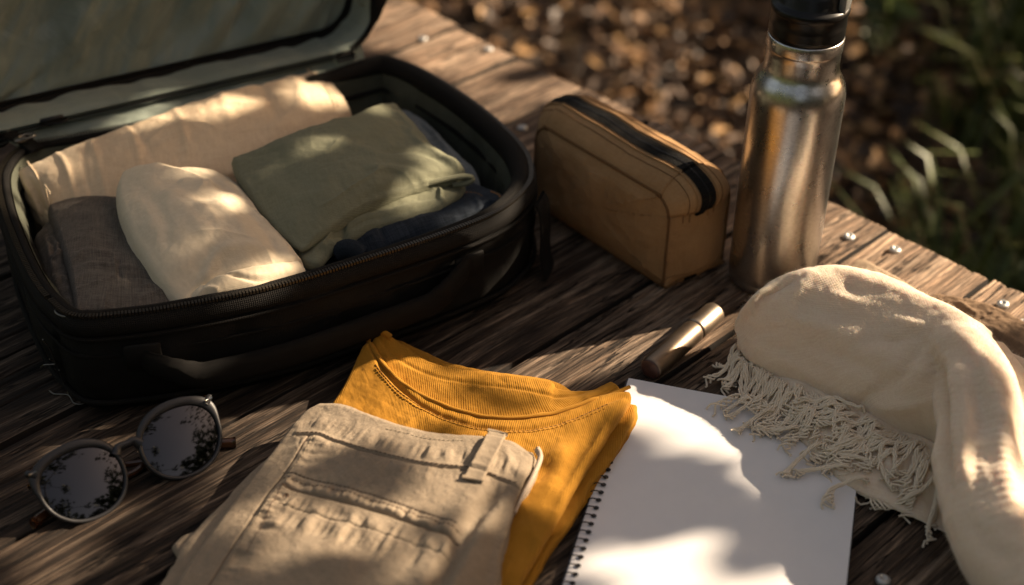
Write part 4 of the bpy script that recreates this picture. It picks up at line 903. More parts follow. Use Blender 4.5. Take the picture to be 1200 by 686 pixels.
def strip(w0, w1, lift, name, mat, sa, sb, thick=.0006):
    ok = (sB >= sa) & (sB <= sb); Wn = np.linspace(w0, w1, 12)[None, :]; taper = np.clip(np.minimum(sB - sa, sb - sB) / .006, 0.15, 1)[:, None] ** .5; Wm = (w0 + w1) / 2 + (Wn - (w0 + w1) / 2) * taper
    l, h, w = gus(Wm, lift); l, h, w = [np.broadcast_to(x, (300, 12))[ok] for x in (l, h, w)]
    part(name, bmap(l, h, w), [quads(int(ok.sum()), 12)], mat, bag, np.stack(np.broadcast_arrays(sB[ok][:, None], Wn), -1))
topi = np.where((bn[:, 1] > .3) | ((np.abs(bn[:, 0]) > .7) & (bp[:, 1] > BH * .45)))[0]
# the profile runs bottom, far end, top, near end: find the perimeter length where the zip starts and stops
s_near = sB[(bn[:, 0] < -.9) & (bp[:, 1] > BH * .72)].max(); s_far = sB[(bn[:, 1] > .95)].min()
strip(.31, .52, .0009, 'zip', M_blackbind, s_far + .002, s_near - .002)
strip(.408, .422, .0013, 'zip_coil', M_plastic, s_far + .006, s_near - .006)
for w in (.27, .56, .18, .66):
    l, h, ww = gus(np.array([[w]]), .0006 if w in (.27, .56) else .0002); ok = (sB >= s_far) & (sB <= s_near); ln = bmap(l[:, 0], h[:, 0], np.full(300, w * BW))[ok]
    V, F, uv = tube(ln, .0009 if w in (.27, .56) else .0004, 6); part('zip_edge', V, F, M_canvasdark if w in (.18, .66) else M_canvas, bag, uv)
i0 = np.argmin(np.abs(sB - sB[(bn[:, 0] < -.95)].min() - .012)); l, h, ww = gus(W_, .0005); ln = bmap(np.full(nw, l[i0, 0]), h[i0], W_[0] * BW); ln = bmap(l[i0], h[i0], W_[0] * BW)
V, F, uv = tube(ln, .0007, 6); part('end_seam', V, F, M_canvasdark, bag, uv)
i1 = np.argmin(np.abs(sB - (s_far * .58 + s_near * .42))); l, h, ww = gus(np.array([[.415]]), .004); c = bmap(l[i1, 0], h[i1, 0], np.array(.415 * BW))
mb = MB(); V, F, _ = boxm((0, 0, 0), (.007, .003, .0012), None, .0006); mb.add(V @ np.column_stack([bl, bw, [0, 0, 1]]).T + c, F); mb.part('zip_pull', M_metal_dark, bag)

# ------------------------------------------------------------------ steel bottle
bq = P(903, 325, 0); bt = thing('steel_bottle', 'tall brushed stainless steel bottle with black loop cap standing on the table', 'bottle', bq)
pb = [(0, .0008), (.032, .0008), (.0360, .002), (.0378, .005), (.0383, .009), (.0379, .0115), (.0383, .014), (.0386, .10), (.0388, .182), (.0387, .188), (.0382, .1925), (.0371, .1970), (.0354, .2010), (.0334, .2045), (.0317, .2075), (.0306, .2105), (.0301, .214), (.0299, .218), (.0298, .2275), (.0301, .2282), (.0306, .2288), (.0308, .231), (.0307, .2385), (.0300, .2395), (.022, .2397)]
pc = []
for a, b_ in zip(pb[:-1], pb[1:]):
    k = max(2, int(math.hypot(b_[0] - a[0], b_[1] - a[1]) / .004)); pc += [(a[0] + (b_[0] - a[0]) * i / k, a[1] + (b_[1] - a[1]) * i / k) for i in range(k)]
pc.append(pb[-1])
V, F, uv = lathe(pc, 128, bq); part('body', V, F, M_steel, bt, uv)
V, F, uv = lathe([(.0270, .239), (.0292, .2395), (.0302, .2402), (.0305, .244), (.0303, .249), (.0305, .2503), (.0303, .2516), (.0301, .2595), (.0307, .2605), (.0313, .2625), (.0311, .2650), (.0301, .2665), (.0275, .2675), (.0262, .2690), (.0255, .277), (.022, .281), (0.0001, .282)], 96, bq); part('cap', V, F, M_plastic, bt, uv)
hdir = math.radians(-28); hv = np.array([math.cos(hdir), math.sin(hdir), 0]); hn = np.array([-hv[1], hv[0], 0])
arc = catmull([bq + hv * x + [0, 0, z] for x, z in ((-.0268, .262), (-.0272, .275), (-.0255, .290), (-.017, .302), (0, .307), (.017, .302), (.0255, .290), (.0272, .275), (.0268, .262))], 50)
t_, n1_, b1_ = frames(arc); n1_ = np.tile(hn, (50, 1)); b1_ = np.cross(t_, n1_)
sec = [(-.0085, -.002), (-.0085, .002), (-.0075, .003), (.0075, .003), (.0085, .002), (.0085, -.002), (.0075, -.003), (-.0075, -.003)]
G = np.stack([arc + n1_ * a + b1_ * b_ for a, b_ in sec], 1); part('carry_loop', G, [quads(50, 8, False, True)], M_greyplastic, bt)

# ------------------------------------------------------------------ bronze tube
pa, pbb = P(762, 433, .0105), P(838, 366, .0105); ax = pbb - pa; Lp = np.linalg.norm(ax); ax /= Lp; s1 = np.cross([0, 0, 1.], ax); u1 = np.cross(ax, s1)
pen = thing('metal_tube', 'small bronze metal tube with paler cap lying on the wood above the notebook', 'cosmetic tube', (pa + pbb) / 2 * [1, 1, 0])
def axial(prof, name, mat):
    V, F, uv = lathe(prof, 48); V = pa + V[:, 0:1] * s1 + V[:, 1:2] * u1 + V[:, 2:3] * ax; part(name, V, F, mat, pen, uv)
R0 = .0102
axial([(0.0001, -.0012), (.0075, -.0012), (.0089, -.0004), (.0092, .0004)], 'end_plug', M_bronzeend)
axial([(.0088, 0), (.0094, .0002), (R0 - .0004, .0012), (R0, .004), (R0, Lp * .6), (R0 - .0002, Lp * .66 - .0012), (R0 - .0008, Lp * .66)], 'barrel', M_bronze)
axial([(R0 - .0012, Lp * .655), (R0 - .0012, Lp * .672)], 'joint', M_bronzeend)
axial([(R0 - .0009, Lp * .668), (R0 - .0002, Lp * .668 + .0006), (R0, Lp * .67 + .0015), (R0, Lp - .003), (R0 - .0006, Lp - .0010), (R0 - .0018, Lp), (.0001, Lp + .0002)], 'cap', M_bronzecap)

# ------------------------------------------------------------------ notebook
nb = thing('notebook', 'open spiral notebook with blank white page, half under the mustard shirt', 'notebook', P(840, 580, 0))
cTL, cTR, cBR, cBL = P(736, 451, 0), P(1009, 500, 0), P(997, 684, 0), P(671, 674, 0)
ex = cTR - cTL; wN = np.linalg.norm(ex); ex /= wN; ey = np.cross([0, 0, 1.], ex) * -1; 
hN = .245
def sheet(z, o=(0, 0), w=wN, h=hN, curl=0.0, n=(70, 90), seed=1):
    u, v = np.meshgrid(np.linspace(0, 1, n[0]), np.linspace(0, 1, n[1]), indexing='ij')
    p = cTL + ex * (u * w + o[0])[..., None] + ey * (v * h + o[1])[..., None]
    p[..., 2] = z + .0006 * fbm(u * 2.5, v * 3, 0, seed, 2) * 1.0 + curl * smooth(.72, 1, u) ** 2 * smooth(.6, 0, v)
    return p
def slab(name, z0, z1, mat, **k):
    T_ = sheet(z1, **k); B_ = T_.copy(); B_[..., 2] = z0; a, b_ = T_.shape[:2]; V = np.vstack([T_.reshape(-1, 3), B_.reshape(-1, 3)])
    idx = [(i, 0) for i in range(a)] + [(a - 1, j) for j in range(1, b_)] + [(i, b_ - 1) for i in range(a - 2, -1, -1)] + [(0, j) for j in range(b_ - 2, 0, -1)]
    fl = np.array([i * b_ + j for i, j in idx]); F = np.vstack([quads(a, b_)[:, ::-1], np.stack([fl, fl + a * b_, np.roll(fl, -1) + a * b_, np.roll(fl, -1)], -1)[:, ::-1]])
    part(name, V, [F], mat, nb, smooth_=False)
M_card = plain('dark_card', (.05, .045, .045), .7)
slab('back_cover', .0022, .0034, M_card, o=(-.002, -.002), w=wN + .004, h=hN + .004, seed=2)
slab('page_block', .0035, .0062, M_paper, seed=2)
slab('top_page', .0064, .0069, M_paper, o=(.0008, .0006), seed=2)
hm, cm = MB(), MB(); kk = 0
v = .052
while v < hN - .008:
    c = cTL + ex * .0065 + ey * v; c[2] = .0071
    a = np.linspace(0, 2 * np.pi, 14, endpoint=False); ring = c + .0021 * np.cos(a)[:, None] * ex + .0021 * np.sin(a)[:, None] * ey
    part('punch_hole', np.vstack([ring + [0, 0, .0004], c + [0, 0, .0004]]), [np.stack([np.full(14, 14), np.arange(14), np.roll(np.arange(14), -1)], -1)], M_ink, nb)
    lp = np.array([c + ex * (-.0036 + .0040 * math.cos(t)) + ey * (.0012 * math.sin(t * .5)) + np.array([0, 0, -.0010 + .0030 * math.sin(t)]) for t in np.linspace(.05, 3.4, 16)]); lp[:, 2] = np.maximum(lp[:, 2], .001)
    V, F, uv = tube(lp, .0005, 6); part('spiral_loop', V, F, M_ink, nb, uv); v += .0083

# ------------------------------------------------------------------ mustard shirt
sh = thing('mustard_shirt', 'folded mustard yellow jersey shirt with round neck under the beige trousers', 'folded shirt', P(560, 540, 0))
lowV = fold('x', M_mustard, ([(380, 500, .008), (440, 700, .008), (540, 760, .008), (612, 700, .010)], [(612, 700, .010), (650, 640, .012), (700, 560, .014), (745, 492, .014), (751, 474, .013)],
     [(448, 392, .014), (540, 428, .013), (650, 446, .013), (690, 470, .013), (751, 474, .013)], [(380, 500, .008), (400, 465, .010), (425, 425, .012), (448, 392, .014)]), .012, .011, nu=160, nv=120, rad=.005, noise=(.0012, 20, 14), layers=2, lay=(1, 1, 1, 1))
part('lower_layer', lowV[0], lowV[1], M_mustard, sh, lowV[2])
SZ = .026
o, bsh, G = fold('front_layer', M_mustard, ([(392, 468, .018), (440, 640, .020), (520, 760, .020), (596, 706, .018)], [(596, 706, .018), (640, 628, .021), (680, 556, .024), (722, 488, .027), (742, 458, .027)],
     [(430, 396, .028), (448, 424, .026), (474, 450, .025), (520, 474, .024), (590, 488, .024), (660, 480, .025), (710, 464, .027), (742, 458, .027)], [(392, 468, .018), (405, 448, .020), (418, 420, .024), (430, 396, .028)]), SZ, .011, nu=280, nv=240, rad=.0045, noise=(.0016, 13, 5), parent=sh, crease=(.0024, 6, 14, .95, 251),
    ridges=[dict(p=[(432, 402), (460, 446), (510, 482), (590, 500), (660, 492), (735, 464)], a=-.0024, w=.0022, ends=False), dict(p=[(640, 520), (660, 545), (640, 590)], a=.004, w=.012), dict(p=[(560, 520), (620, 540), (650, 560)], a=-.003, w=.010), dict(p=[(735, 470), (690, 545), (640, 640), (612, 700)], a=.003, w=.006), dict(p=[(715, 478), (680, 530), (640, 600)], a=-.0025, w=.007), dict(p=[(620, 600), (600, 640), (600, 690)], a=.003, w=.010), dict(p=[(480, 480), (540, 508), (600, 512)], a=.002, w=.008)])
# back of the neck, a raised band standing behind the front neckline
def ribbon(name, mat, pth, zs, width, parent, thick=.0016, tiltup=.8, n=160, nv=14, wob=.0006, seed=0):
    c = catmull([P(x, y, z) for (x, y), z in zip(pth, zs)], n); t, n_, b_ = frames(c); t2 = t.copy(); t2[:, 2] = 0; t2 /= np.linalg.norm(t2, axis=1, keepdims=True); side = np.stack([-t2[:, 1], t2[:, 0], 0 * t2[:, 0]], -1)
    w = np.linspace(0, 1, nv); wid = np.broadcast_to(width, (n,)) if np.ndim(width) else np.full(n, width)
    rows = []
    for q in w: rows.append(c + side * (wid * q * math.cos(tiltup))[:, None] + np.array([0, 0, 1.]) * (wid * q * math.sin(tiltup))[:, None] + np.array([0, 0, 1]) * (wob * np.sin(q * 9 + np.arange(n) * .12))[:, None])
    top = np.stack(rows, 1); s = np.linspace(0, 1, n); Ln = np.linalg.norm(np.diff(c, axis=0), axis=1).sum()
    nn = side * -math.sin(tiltup) + np.array([0, 0, 1.]) * math.cos(tiltup)
    bot = top - nn[:, None] * thick; G = np.concatenate([top, bot[:, ::-1]], 1)
    uv = np.stack(np.broadcast_arrays((s * Ln)[:, None], np.concatenate([w, w[::-1]])[None] * float(np.mean(wid))), -1)
    return part(name, G, [quads(n, 2 * nv, False, True)], mat, parent, uv)
back = fold('x', M_mustard, ([(432, 402, .024), (458, 438, .020), (510, 474, .019), (590, 490, .019), (665, 482, .020), (732, 460, .024)], [(732, 460, .024), (728, 452, .028), (722, 446, .029)],
     [(443, 388, .030), (466, 402, .024), (500, 424, .020), (560, 436, .021), (640, 445, .023), (655, 456, .021), (690, 458, .024), (722, 446, .029)], [(432, 402, .024), (436, 394, .028), (443, 388, .030)]), .024, .010, nu=240, nv=60, rad=.003, noise=(.0012, 24, 15),
     ridges=[dict(p=[(440, 396), (470, 420), (520, 440), (600, 452), (660, 462), (715, 452)], a=-.0012, w=.002, ends=False)])
part('back_neck', back[0], back[1], M_mustard, sh, back[2])
# rib of the neck: soft band following the front neckline
def nline(off): return [(x, y + off) for x, y in ((431, 397), (440, 414), (458, 436), (482, 455), (520, 473), (560, 483), (600, 487), (640, 484), (680, 474), (712, 463), (738, 452))]
for off, r, nm in ((1, .0016, 'neck_rib'),):
    pth = catmull([P(x, y, SZ) for x, y in nline(off)], 160); w = drop(bsh, pth[:, :2], .0006, SZ - .001)
    for _ in range(10): w[1:-1, 2] = (w[:-2, 2] + 2 * w[1:-1, 2] + w[2:, 2]) / 4
    V, F, uv = tube(w, r, 10, flat=.55 if off > 5 else .9); part(nm, V, F, M_mustard, sh, uv)
V, F, uv = tube(catmull([P(431, 399, .027), P(430, 392, .030), P(436, 387, .033), P(446, 388, .032), P(458, 396, .028)], 30), .0028, 10); part('neck_rib', V, F, M_mustard, sh, uv)
M_mustardthread = plain('dark_mustard_thread', (.20, .085, .006), .85)
for off in (14, 18): stitches(bsh, nline(off)[1:-1], SZ, M_mustardthread if off == 14 else M_mustard, sh, L=.003, gap=.0006, r=.00045)

# ------------------------------------------------------------------ beige trousers
tr = thing('beige_trousers', 'folded beige chino trousers with belt loop and welt pocket on top of the mustard shirt', 'trousers', P(420, 600, 0))
TZ = .040
und = fold('x', M_khaki, ([(160, 730, .012), (300, 800, .012), (500, 790, .018), (585, 730, .022)], [(585, 730, .022), (592, 660, .026), (606, 600, .028), (630, 548, .030), (630, 526, .029)], [(352, 492, .018), (450, 500, .024), (560, 512, .028), (630, 526, .029)], [(160, 730, .012), (196, 672, .014), (212, 642, .016), (240, 610, .016), (352, 492, .018)]), .024, .016, nu=120, nv=120, rad=.006, noise=(.0015, 20, 21), layers=2)
part('lower_leg', und[0], und[1], M_khaki, tr, und[2])
flap = fold('x', M_khaki, ([(186, 700, .010), (215, 700, .012), (250, 690, .014)], [(250, 690, .014), (262, 655, .016), (270, 620, .016)], [(204, 634, .012), (222, 618, .013), (270, 612, .016)], [(186, 700, .010), (200, 668, .010), (216, 656, .011), (204, 634, .012)]), .012, .008, nu=50, nv=50, rad=.004, noise=(.0015, 30, 22))
part('leg_flap', flap[0], flap[1], M_khaki, tr, flap[2])
PK = [(330, 559), (380, 577), (440, 598), (500, 621), (538, 636)]
def sh_(p, dx, dy): return [(x + dx, y + dy) for x, y in p]
seamL = [(362, 500), (340, 532), (312, 566), (285, 606), (255, 650), (228, 690), (212, 715)]
bandS = [(346, 499), (372, 503), (410, 520), (450, 535), (500, 548), (545, 553), (580, 562), (610, 568)]
foldR = [(596, 560), (570, 590), (548, 622), (530, 655), (512, 690), (500, 720)]
R_ = [dict(p=bandS, a=-.0014, w=.0009, ends=False), dict(p=sh_(bandS, 0, -3), a=.0007, w=.002, ends=False), dict(p=seamL, a=-.0012, w=.0009, ends=False), dict(p=sh_(seamL, 7, 3), a=.0008, w=.003, ends=False),
      dict(p=sh_(bandS, 0, -16), a=.0015, w=.0075, k='pucker', f=1000, skew=12, seed=31), dict(p=sh_(bandS, 0, 9), a=.0009, w=.0055, k='pucker', f=1050, skew=12, seed=32),
      dict(p=sh_(seamL, 12, 6), a=.0013, w=.0050, k='pucker', f=980, skew=12, seed=33), dict(p=sh_(seamL, 26, 10), a=.0010, w=.007, k='pucker', f=800, skew=12, seed=39), dict(p=sh_(PK, 0, -9), a=.0012, w=.0045, k='pucker', f=1200, skew=12, seed=34), dict(p=sh_(PK, -4, 16), a=.0014, w=.0060, k='pucker', f=950, skew=12, seed=35), dict(p=sh_(PK, -8, 36), a=.0016, w=.0085, k='pucker', f=760, skew=10, seed=36),
      dict(p=PK, a=-.0026, w=.0010, ends=True, fade=.02), dict(p=sh_(PK, 1, -5), a=.0010, w=.0022, fade=.03), dict(p=sh_(PK, 0, -17), a=-.0008, w=.0012, fade=.03), dict(p=sh_(PK, -5, 22), a=-.0007, w=.0012, fade=.05),
      dict(p=foldR, a=-.0050, w=.0055, fade=.15), dict(p=sh_(foldR, 16, 4), a=.0030, w=.007, fade=.15), dict(p=sh_(foldR, -18, -4), a=.0020, w=.009, fade=.2), dict(p=[(380, 560), (450, 545), (520, 570)], a=.0018, w=.012), dict(p=[(330, 640), (400, 660), (450, 650)], a=.002, w=.012), dict(p=[(420, 620), (430, 660), (420, 700)], a=-.0018, w=.010), dict(p=[(590, 520), (600, 545), (612, 562)], a=.0012, w=.003)]
o, btr, G = fold('front_layer', M_khaki, ([(196, 720, .026), (300, 780, .034), (420, 790, .038), (540, 760, .036), (574, 720, .032)], [(574, 720, .032), (584, 660, .036), (600, 600, .038), (616, 560, .040), (628, 524, .040)],
     [(372, 464, .034), (400, 466, .038), (450, 484, .041), (510, 500, .042), (570, 504, .044), (605, 510, .043), (628, 524, .040)], [(196, 720, .026), (208, 675, .026), (250, 612, .028), (300, 548, .028), (340, 497, .030), (358, 474, .032), (372, 464, .034)]), TZ, .018, nu=420, nv=340, rad=.007, noise=(.0009, 14, 25), crown=.0025, parent=tr, crease=(.0014, 8, 14, 1.0, 261), ridges=R_, layers=2, lay=(0, 1, 0, 0), fine=(.0003, 160))
for off in (-2.2,): stitches(btr, sh_(bandS, 0, off), TZ, M_khakithread, tr, L=.0024, gap=.0012, r=.0003)
cord(btr, sh_(bandS, 0, 0)[1:-1], TZ, .0003, M_khakithread, tr, 'seam', -.0001, 260)
cord(btr, seamL, TZ, .0005, M_khakithread, tr, 'seam', 0, 200)
cord(btr, PK, TZ, .0006, M_khakithread, tr, 'pocket_opening', .0003, 140)
for p_, m in ((sh_(PK, 1, -11), M_khakithread), (sh_(PK, 0, -18), M_khakithread), (sh_(PK, -4, 21), M_khakilight), (sh_(seamL, 6, 3), M_khakilight), ([(330, 558), (324, 568), (318, 580), (308, 600), (286, 640)], M_khakithread), (sh_(bandS, 2, -34)[3:-2], M_khakilight)): stitches(btr, p_, TZ, m, tr, L=.0022, gap=.0012, r=.0003)
stitches(btr, [(331, 572), (334, 568), (337, 571), (334, 574)], TZ, M_khakithread, tr, L=.0012, gap=.0001, r=.0006)
# belt loop
c = catmull([P(583, 502, .046), P(576, 520, .0465), P(566, 540, .046), P(558, 556, .044), P(554, 566, .0415)], 40); w = drop(btr, c[:, :2], 0, TZ); lift = .0016 + .0022 * np.sin(np.linspace(0, np.pi, 40)) ; c[:, 2] = w[:, 2] + lift
t_, n_, b_ = frames(c); sec = [(-.0068, -.0010), (-.0068, .0006), (-.0060, .0012), (-.0050, .0008), (0, .0012), (.0050, .0008), (.0060, .0012), (.0068, .0006), (.0068, -.0010)]
G2 = np.stack([c + n_ * a + b_ * q for a, q in sec], 1); L2 = np.linspace(0, .05, 40); part('belt_loop', G2, [quads(40, 9, False, True)], M_khaki, tr, np.stack(np.broadcast_arrays(L2[:, None], np.array([q[0] for q in sec])[None]), -1))
for e, nm in ((c[-1], 'loop_tack'), (c[0], 'loop_tack')):
    V, F, uv = tube(np.array([e - n_[-1] * .0075, e + [0, 0, .0004], e + n_[-1] * .0075]), .0016, 8, flat=.8); part(nm, V, F, M_khaki, tr, uv)
# pale inner facing showing at the right edge of the waistband
V, F, uv = tube(catmull([P(629, 526, .038), P(633, 537, .035), P(624, 560, .031), P(612, 582, .029), P(603, 602, .028)], 40), np.linspace(.0022, .0012, 40), 8, flat=1.6); part('waist_facing', V, F, fabric('pale_facing', (.5, .4, .3), (.62, .5, .39), .001), tr, uv)

# ------------------------------------------------------------------ sunglasses
sg = thing('sunglasses', 'round dark framed sunglasses lying open-faced on the planks at the lower left', 'sunglasses', P(150, 560, 0))
gL, gR = P(97, 570, .0), P(212, 520, .0)
gx = gR - gL; gx[2] = 0; gx /= np.linalg.norm(gx); gback = np.array([-gx[1], gx[0], 0]); lean = math.radians(42)
gu = gback * math.sin(lean) + np.array([0, 0, 1]) * math.cos(lean); gn = np.cross(gx, gu)
cL, cR = P(97, 565, .021), P(212, 515, .021)
gn = gn / np.linalg.norm(gn)
if gn[1] > 0: gn = -gn
def shape(k, mirror, rx, ry):
    a = np.linspace(0, 2 * np.pi, k, endpoint=False); cx_, sy_ = np.cos(a), np.sin(a); x = rx * np.sign(cx_) * np.abs(cx_) ** .90 * (1 + .05 * sy_); y = ry * np.sign(sy_) * np.abs(sy_) ** .92; y = np.where(y > 0, y * .90, y); x = x + mirror * .0012 * np.sin(a)
    return x, y
def gmap(c, x, y, z=0): return c + np.asarray(x)[..., None] * gx + np.asarray(y)[..., None] * gu + np.asarray(z)[..., None] * gn if np.ndim(z) else c + np.asarray(x)[..., None] * gx + np.asarray(y)[..., None] * gu + z * gn
for c, mir in ((cL, -1), (cR, 1)):
    k = 72; rx, ry = .0292, .0262
    x, y = shape(k, mir, rx, ry); rows = []; n1 = 16
    for i in range(n1 + 1):
        f = i / n1; rows.append(gmap(c, x * f, y * f, .0022 * (1 - f * f) - .0004))
    G = np.stack(rows)[1:]; V = np.vstack([G.reshape(-1, 3), gmap(c, 0., 0., .0018)[None]]); m = n1 * k; kk = np.arange(k)
    part('lens', V, [quads(n1, k, False, True), np.stack([np.full(k, m), kk, (kk + 1) % k], -1)], M_lens, sg)
    # rim, thicker toward the top outer corner
    a = np.linspace(0, 2 * np.pi, k, endpoint=False); wdt = .0030 + .0040 * np.clip(np.sin(a), 0, 1) ** 1.5 + .0030 * np.exp(-((np.mod(a - (.62 if mir > 0 else math.pi - .62) + np.pi, 2 * np.pi) - np.pi) / .42) ** 2)
    ln = np.hypot(x, y); ux, uy = x / ln, y / ln
    secs = [(0, -.002), (0, .0008), (.12, .0016), (.5, .0020), (.88, .0014), (1, .0006), (1, -.0022)]
    G = np.stack([gmap(c, x + ux * wdt * s, y + uy * wdt * s, np.full(k, z)) for s, z in secs], 1); part('rim', G, [quads(k, 7, True, True)], M_frame, sg)
    # end piece and silver rivet
    oc = gmap(c, mir * .0275, .0170, .0); e = catmull([oc, gmap(c, mir * .0305, .0195, .0), gmap(c, mir * .0330, .0210, -.002)], 10); V, F, uv = tube(e, np.linspace(.0032, .0026, 10), 8); part('end_piece', V, F, M_frame, sg, uv)
    rv = gmap(c, mir * .0300, .0195, .0036); V, F, uv = tube(np.array([rv - gx * .003, rv, rv + gx * .003]), .0008, 8); part('rivet', V, F, M_metal_dark if mir < 0 else plain('silver', (.8, .76, .7), .3, 1), sg, uv)
br = catmull([gmap(cL, .0292, .0085, .0005), gmap(cL, .0325, .0125, .001), (cL + cR) / 2 + gu * .0125 + gn * .0012, gmap(cR, -.0325, .0125, .001), gmap(cR, -.0292, .0085, .0005)], 24)
V, F, uv = tube(br, np.array([.0034 - .0012 * math.sin(math.pi * i / 23) for i in range(24)]) * 1.15, 10, flat=1.3); part('bridge', V, F, M_frame, sg, uv)
for mir, c in ((-1, cL), (1, cR)):
    q = [gmap(c, mir * .006, -.012, -.004), gmap(c, mir * -.024, -.006, -.008)]
    V, F, uv = tube(catmull([gmap(c, -mir * .0262, -.002, -.002), gmap(c, -mir * .0285, -.006, -.006), gmap(c, -mir * .0280, -.012, -.006)], 10), np.linspace(.001, .0024, 10), 8); part('nose_pad', V, F, M_tort, sg, uv)
# folded temples running behind the lenses, their tips showing beyond the rims
def temple(pts, radii):
    p = catmull(pts, 40); V, F, uv = tube(p, np.interp(np.linspace(0, 1, 40), np.linspace(0, 1, len(radii)), radii), 10, flat=1.5); part('temple', V, F, M_tort, sg, uv)
hLp, hRp = gmap(cL, -.0312, .0200, -.004), gmap(cR, .0312, .0200, -.004)
temple([hLp, hLp + gx * .012 - gn * .014, P(120, 548, .012) , P(205, 535, .010), P(250, 522, .006), P(276, 519, .004)], [.0022, .0022, .002, .002, .0026, .0034])
temple([hRp, hRp - gx * .012 - gn * .012, P(165, 548, .008), P(105, 572, .005), P(62, 597, .004), P(38, 615, .004)], [.0022, .0022, .002, .002, .0028, .0034])
V, F, uv = tube(np.array([P(33, 571, .020), P(50, 566, .022)]), .0018, 8); part('hinge', V, F, M_gold, sg, uv)

# ------------------------------------------------------------------ brown wool cloth behind the scarf
bc = thing('brown_blanket', 'brown woollen cloth lying flat on the plank ends behind the cream scarf', 'blanket', P(1150, 390, 0))
o, _, _ = fold('lower_layer', M_brownwool, ([(1060, 372, .006), (1120, 420, .008), (1200, 480, .008), (1300, 545, .008)], [(1300, 545, .008), (1320, 500, .010), (1330, 455, .010)], [(1094, 341, .008), (1150, 352, .013), (1230, 392, .014), (1330, 455, .010)], [(1060, 372, .006), (1078, 350, .006), (1094, 341, .008)]), .010, .009, nu=160, nv=60, rad=.006, noise=(.0022, 26, 41), parent=bc, fine=(.0007, 260), ridges=[dict(p=[(1110, 362), (1180, 398), (1260, 442)], a=.003, w=.004), dict(p=[(1120, 350), (1130, 360), (1150, 372)], a=.003, w=.003), dict(p=[(1090, 375), (1160, 415), (1260, 475)], a=-.0035, w=.004)])
M_tanwool = fabric('tan_wool', (.33, .235, .155), (.46, .35, .24), .0015, .3, .5, 18, slub=.5, fuzz=.7, sheen=.4)
V, F, UV, _, _ = fold('x', M_tanwool, ([(990, 335, .006), (1050, 372, .012), (1110, 430, .014), (1230, 510, .014)], [(1230, 510, .014), (1250, 490, .020), (1262, 470, .022)], [(1006, 300, .006), (1030, 312, .013), (1082, 348, .018), (1140, 396, .022), (1262, 470, .022)], [(990, 335, .006), (995, 318, .006), (1006, 300, .006)]), .014, .012, nu=180, nv=50, rad=.006, noise=(.0018, 22, 42), fine=(.0004, 260))
part('folded_edge', V, F, M_tanwool, bc, UV)

# ------------------------------------------------------------------ cream scarf
sc = thing('cream_scarf', 'bunched cream wool scarf with knotted fringe, at the right end of the table', 'scarf', P(1040, 480, 0))
def station(F_, M_, T_, back=.035, under=.02):
    f, m, t = P(*F_), P(*M_), P(*T_); d = t - f; d[2] = 0; d /= np.linalg.norm(d) + 1e-9
    b1 = t + d * back * .55; b1[2] = t[2] * .86; b2 = t + d * back; b2[2] = t[2] * .38; b3 = t + d * back * .9; b3[2] = .004; u = f + d * under; u[2] = .004
    return [f, m, t, b1, b2, b3, u]
def skin(sts, n=90, k=70, capf=.02):
    cp = np.array(sts); A = np.stack([catmull(cp[:, j], n) for j in range(cp.shape[1])], 1); G = np.stack([catmull(a, k, True) for a in A])
    c0, c1 = G[0].mean(0), G[-1].mean(0); V = np.vstack([G.reshape(-1, 3), c0, c1]); kk = np.arange(k); m = n * k
    return V, [quads(n, k, False, True), np.stack([np.full(k, m), (kk + 1) % k, kk], -1), np.stack([np.full(k, m + 1), (n - 1) * k + kk, (n - 1) * k + (kk + 1) % k], -1)]
lumps = MB()
V, F = skin([station((864, 396, .030), (860, 384, .034), (868, 366, .050), .018, .008), station((868, 412, .020), (862, 378, .038), (880, 348, .070), .03, .015), station((890, 432, .016), (890, 385, .046), (905, 338, .076), .04), station((925, 448, .014), (925, 392, .050), (940, 326, .084), .045), station((965, 466, .014), (968, 402, .055), (985, 322, .090), .05),
             station((1010, 488, .014), (1015, 420, .058), (1040, 335, .094), .05), station((1055, 508, .014), (1062, 440, .060), (1088, 355, .097), .05), station((1095, 524, .012), (1105, 460, .060), (1128, 378, .098), .05), station((1120, 560, .012), (1135, 480, .058), (1160, 402, .088), .05)]); lumps.add(V, F)
def sweep(sts, n=70):
    p = catmull([P(*s[:3]) for s in sts], n); r = np.interp(np.linspace(0, 1, n), np.linspace(0, 1, len(sts)), [s[3] for s in sts]); fl = np.interp(np.linspace(0, 1, n), np.linspace(0, 1, len(sts)), [s[4] for s in sts])
    t, n_, b_ = frames(p); a = np.linspace(0, 6.2832, 28, endpoint=False); V = p[:, None] + r[:, None, None] * (np.cos(a)[None, :, None] * n_[:, None] + (np.sin(a)[None, :] * fl[:, None])[..., None] * b_[:, None])
    V = V.reshape(-1, 3); V = np.vstack([V, p[0], p[-1]]); kk = np.arange(28); m = n * 28
    return V, [quads(n, 28, False, True), np.stack([np.full(28, m), (kk + 1) % 28, kk], -1), np.stack([np.full(28, m + 1), (n - 1) * 28 + kk, (n - 1) * 28 + (kk + 1) % 28], -1)]
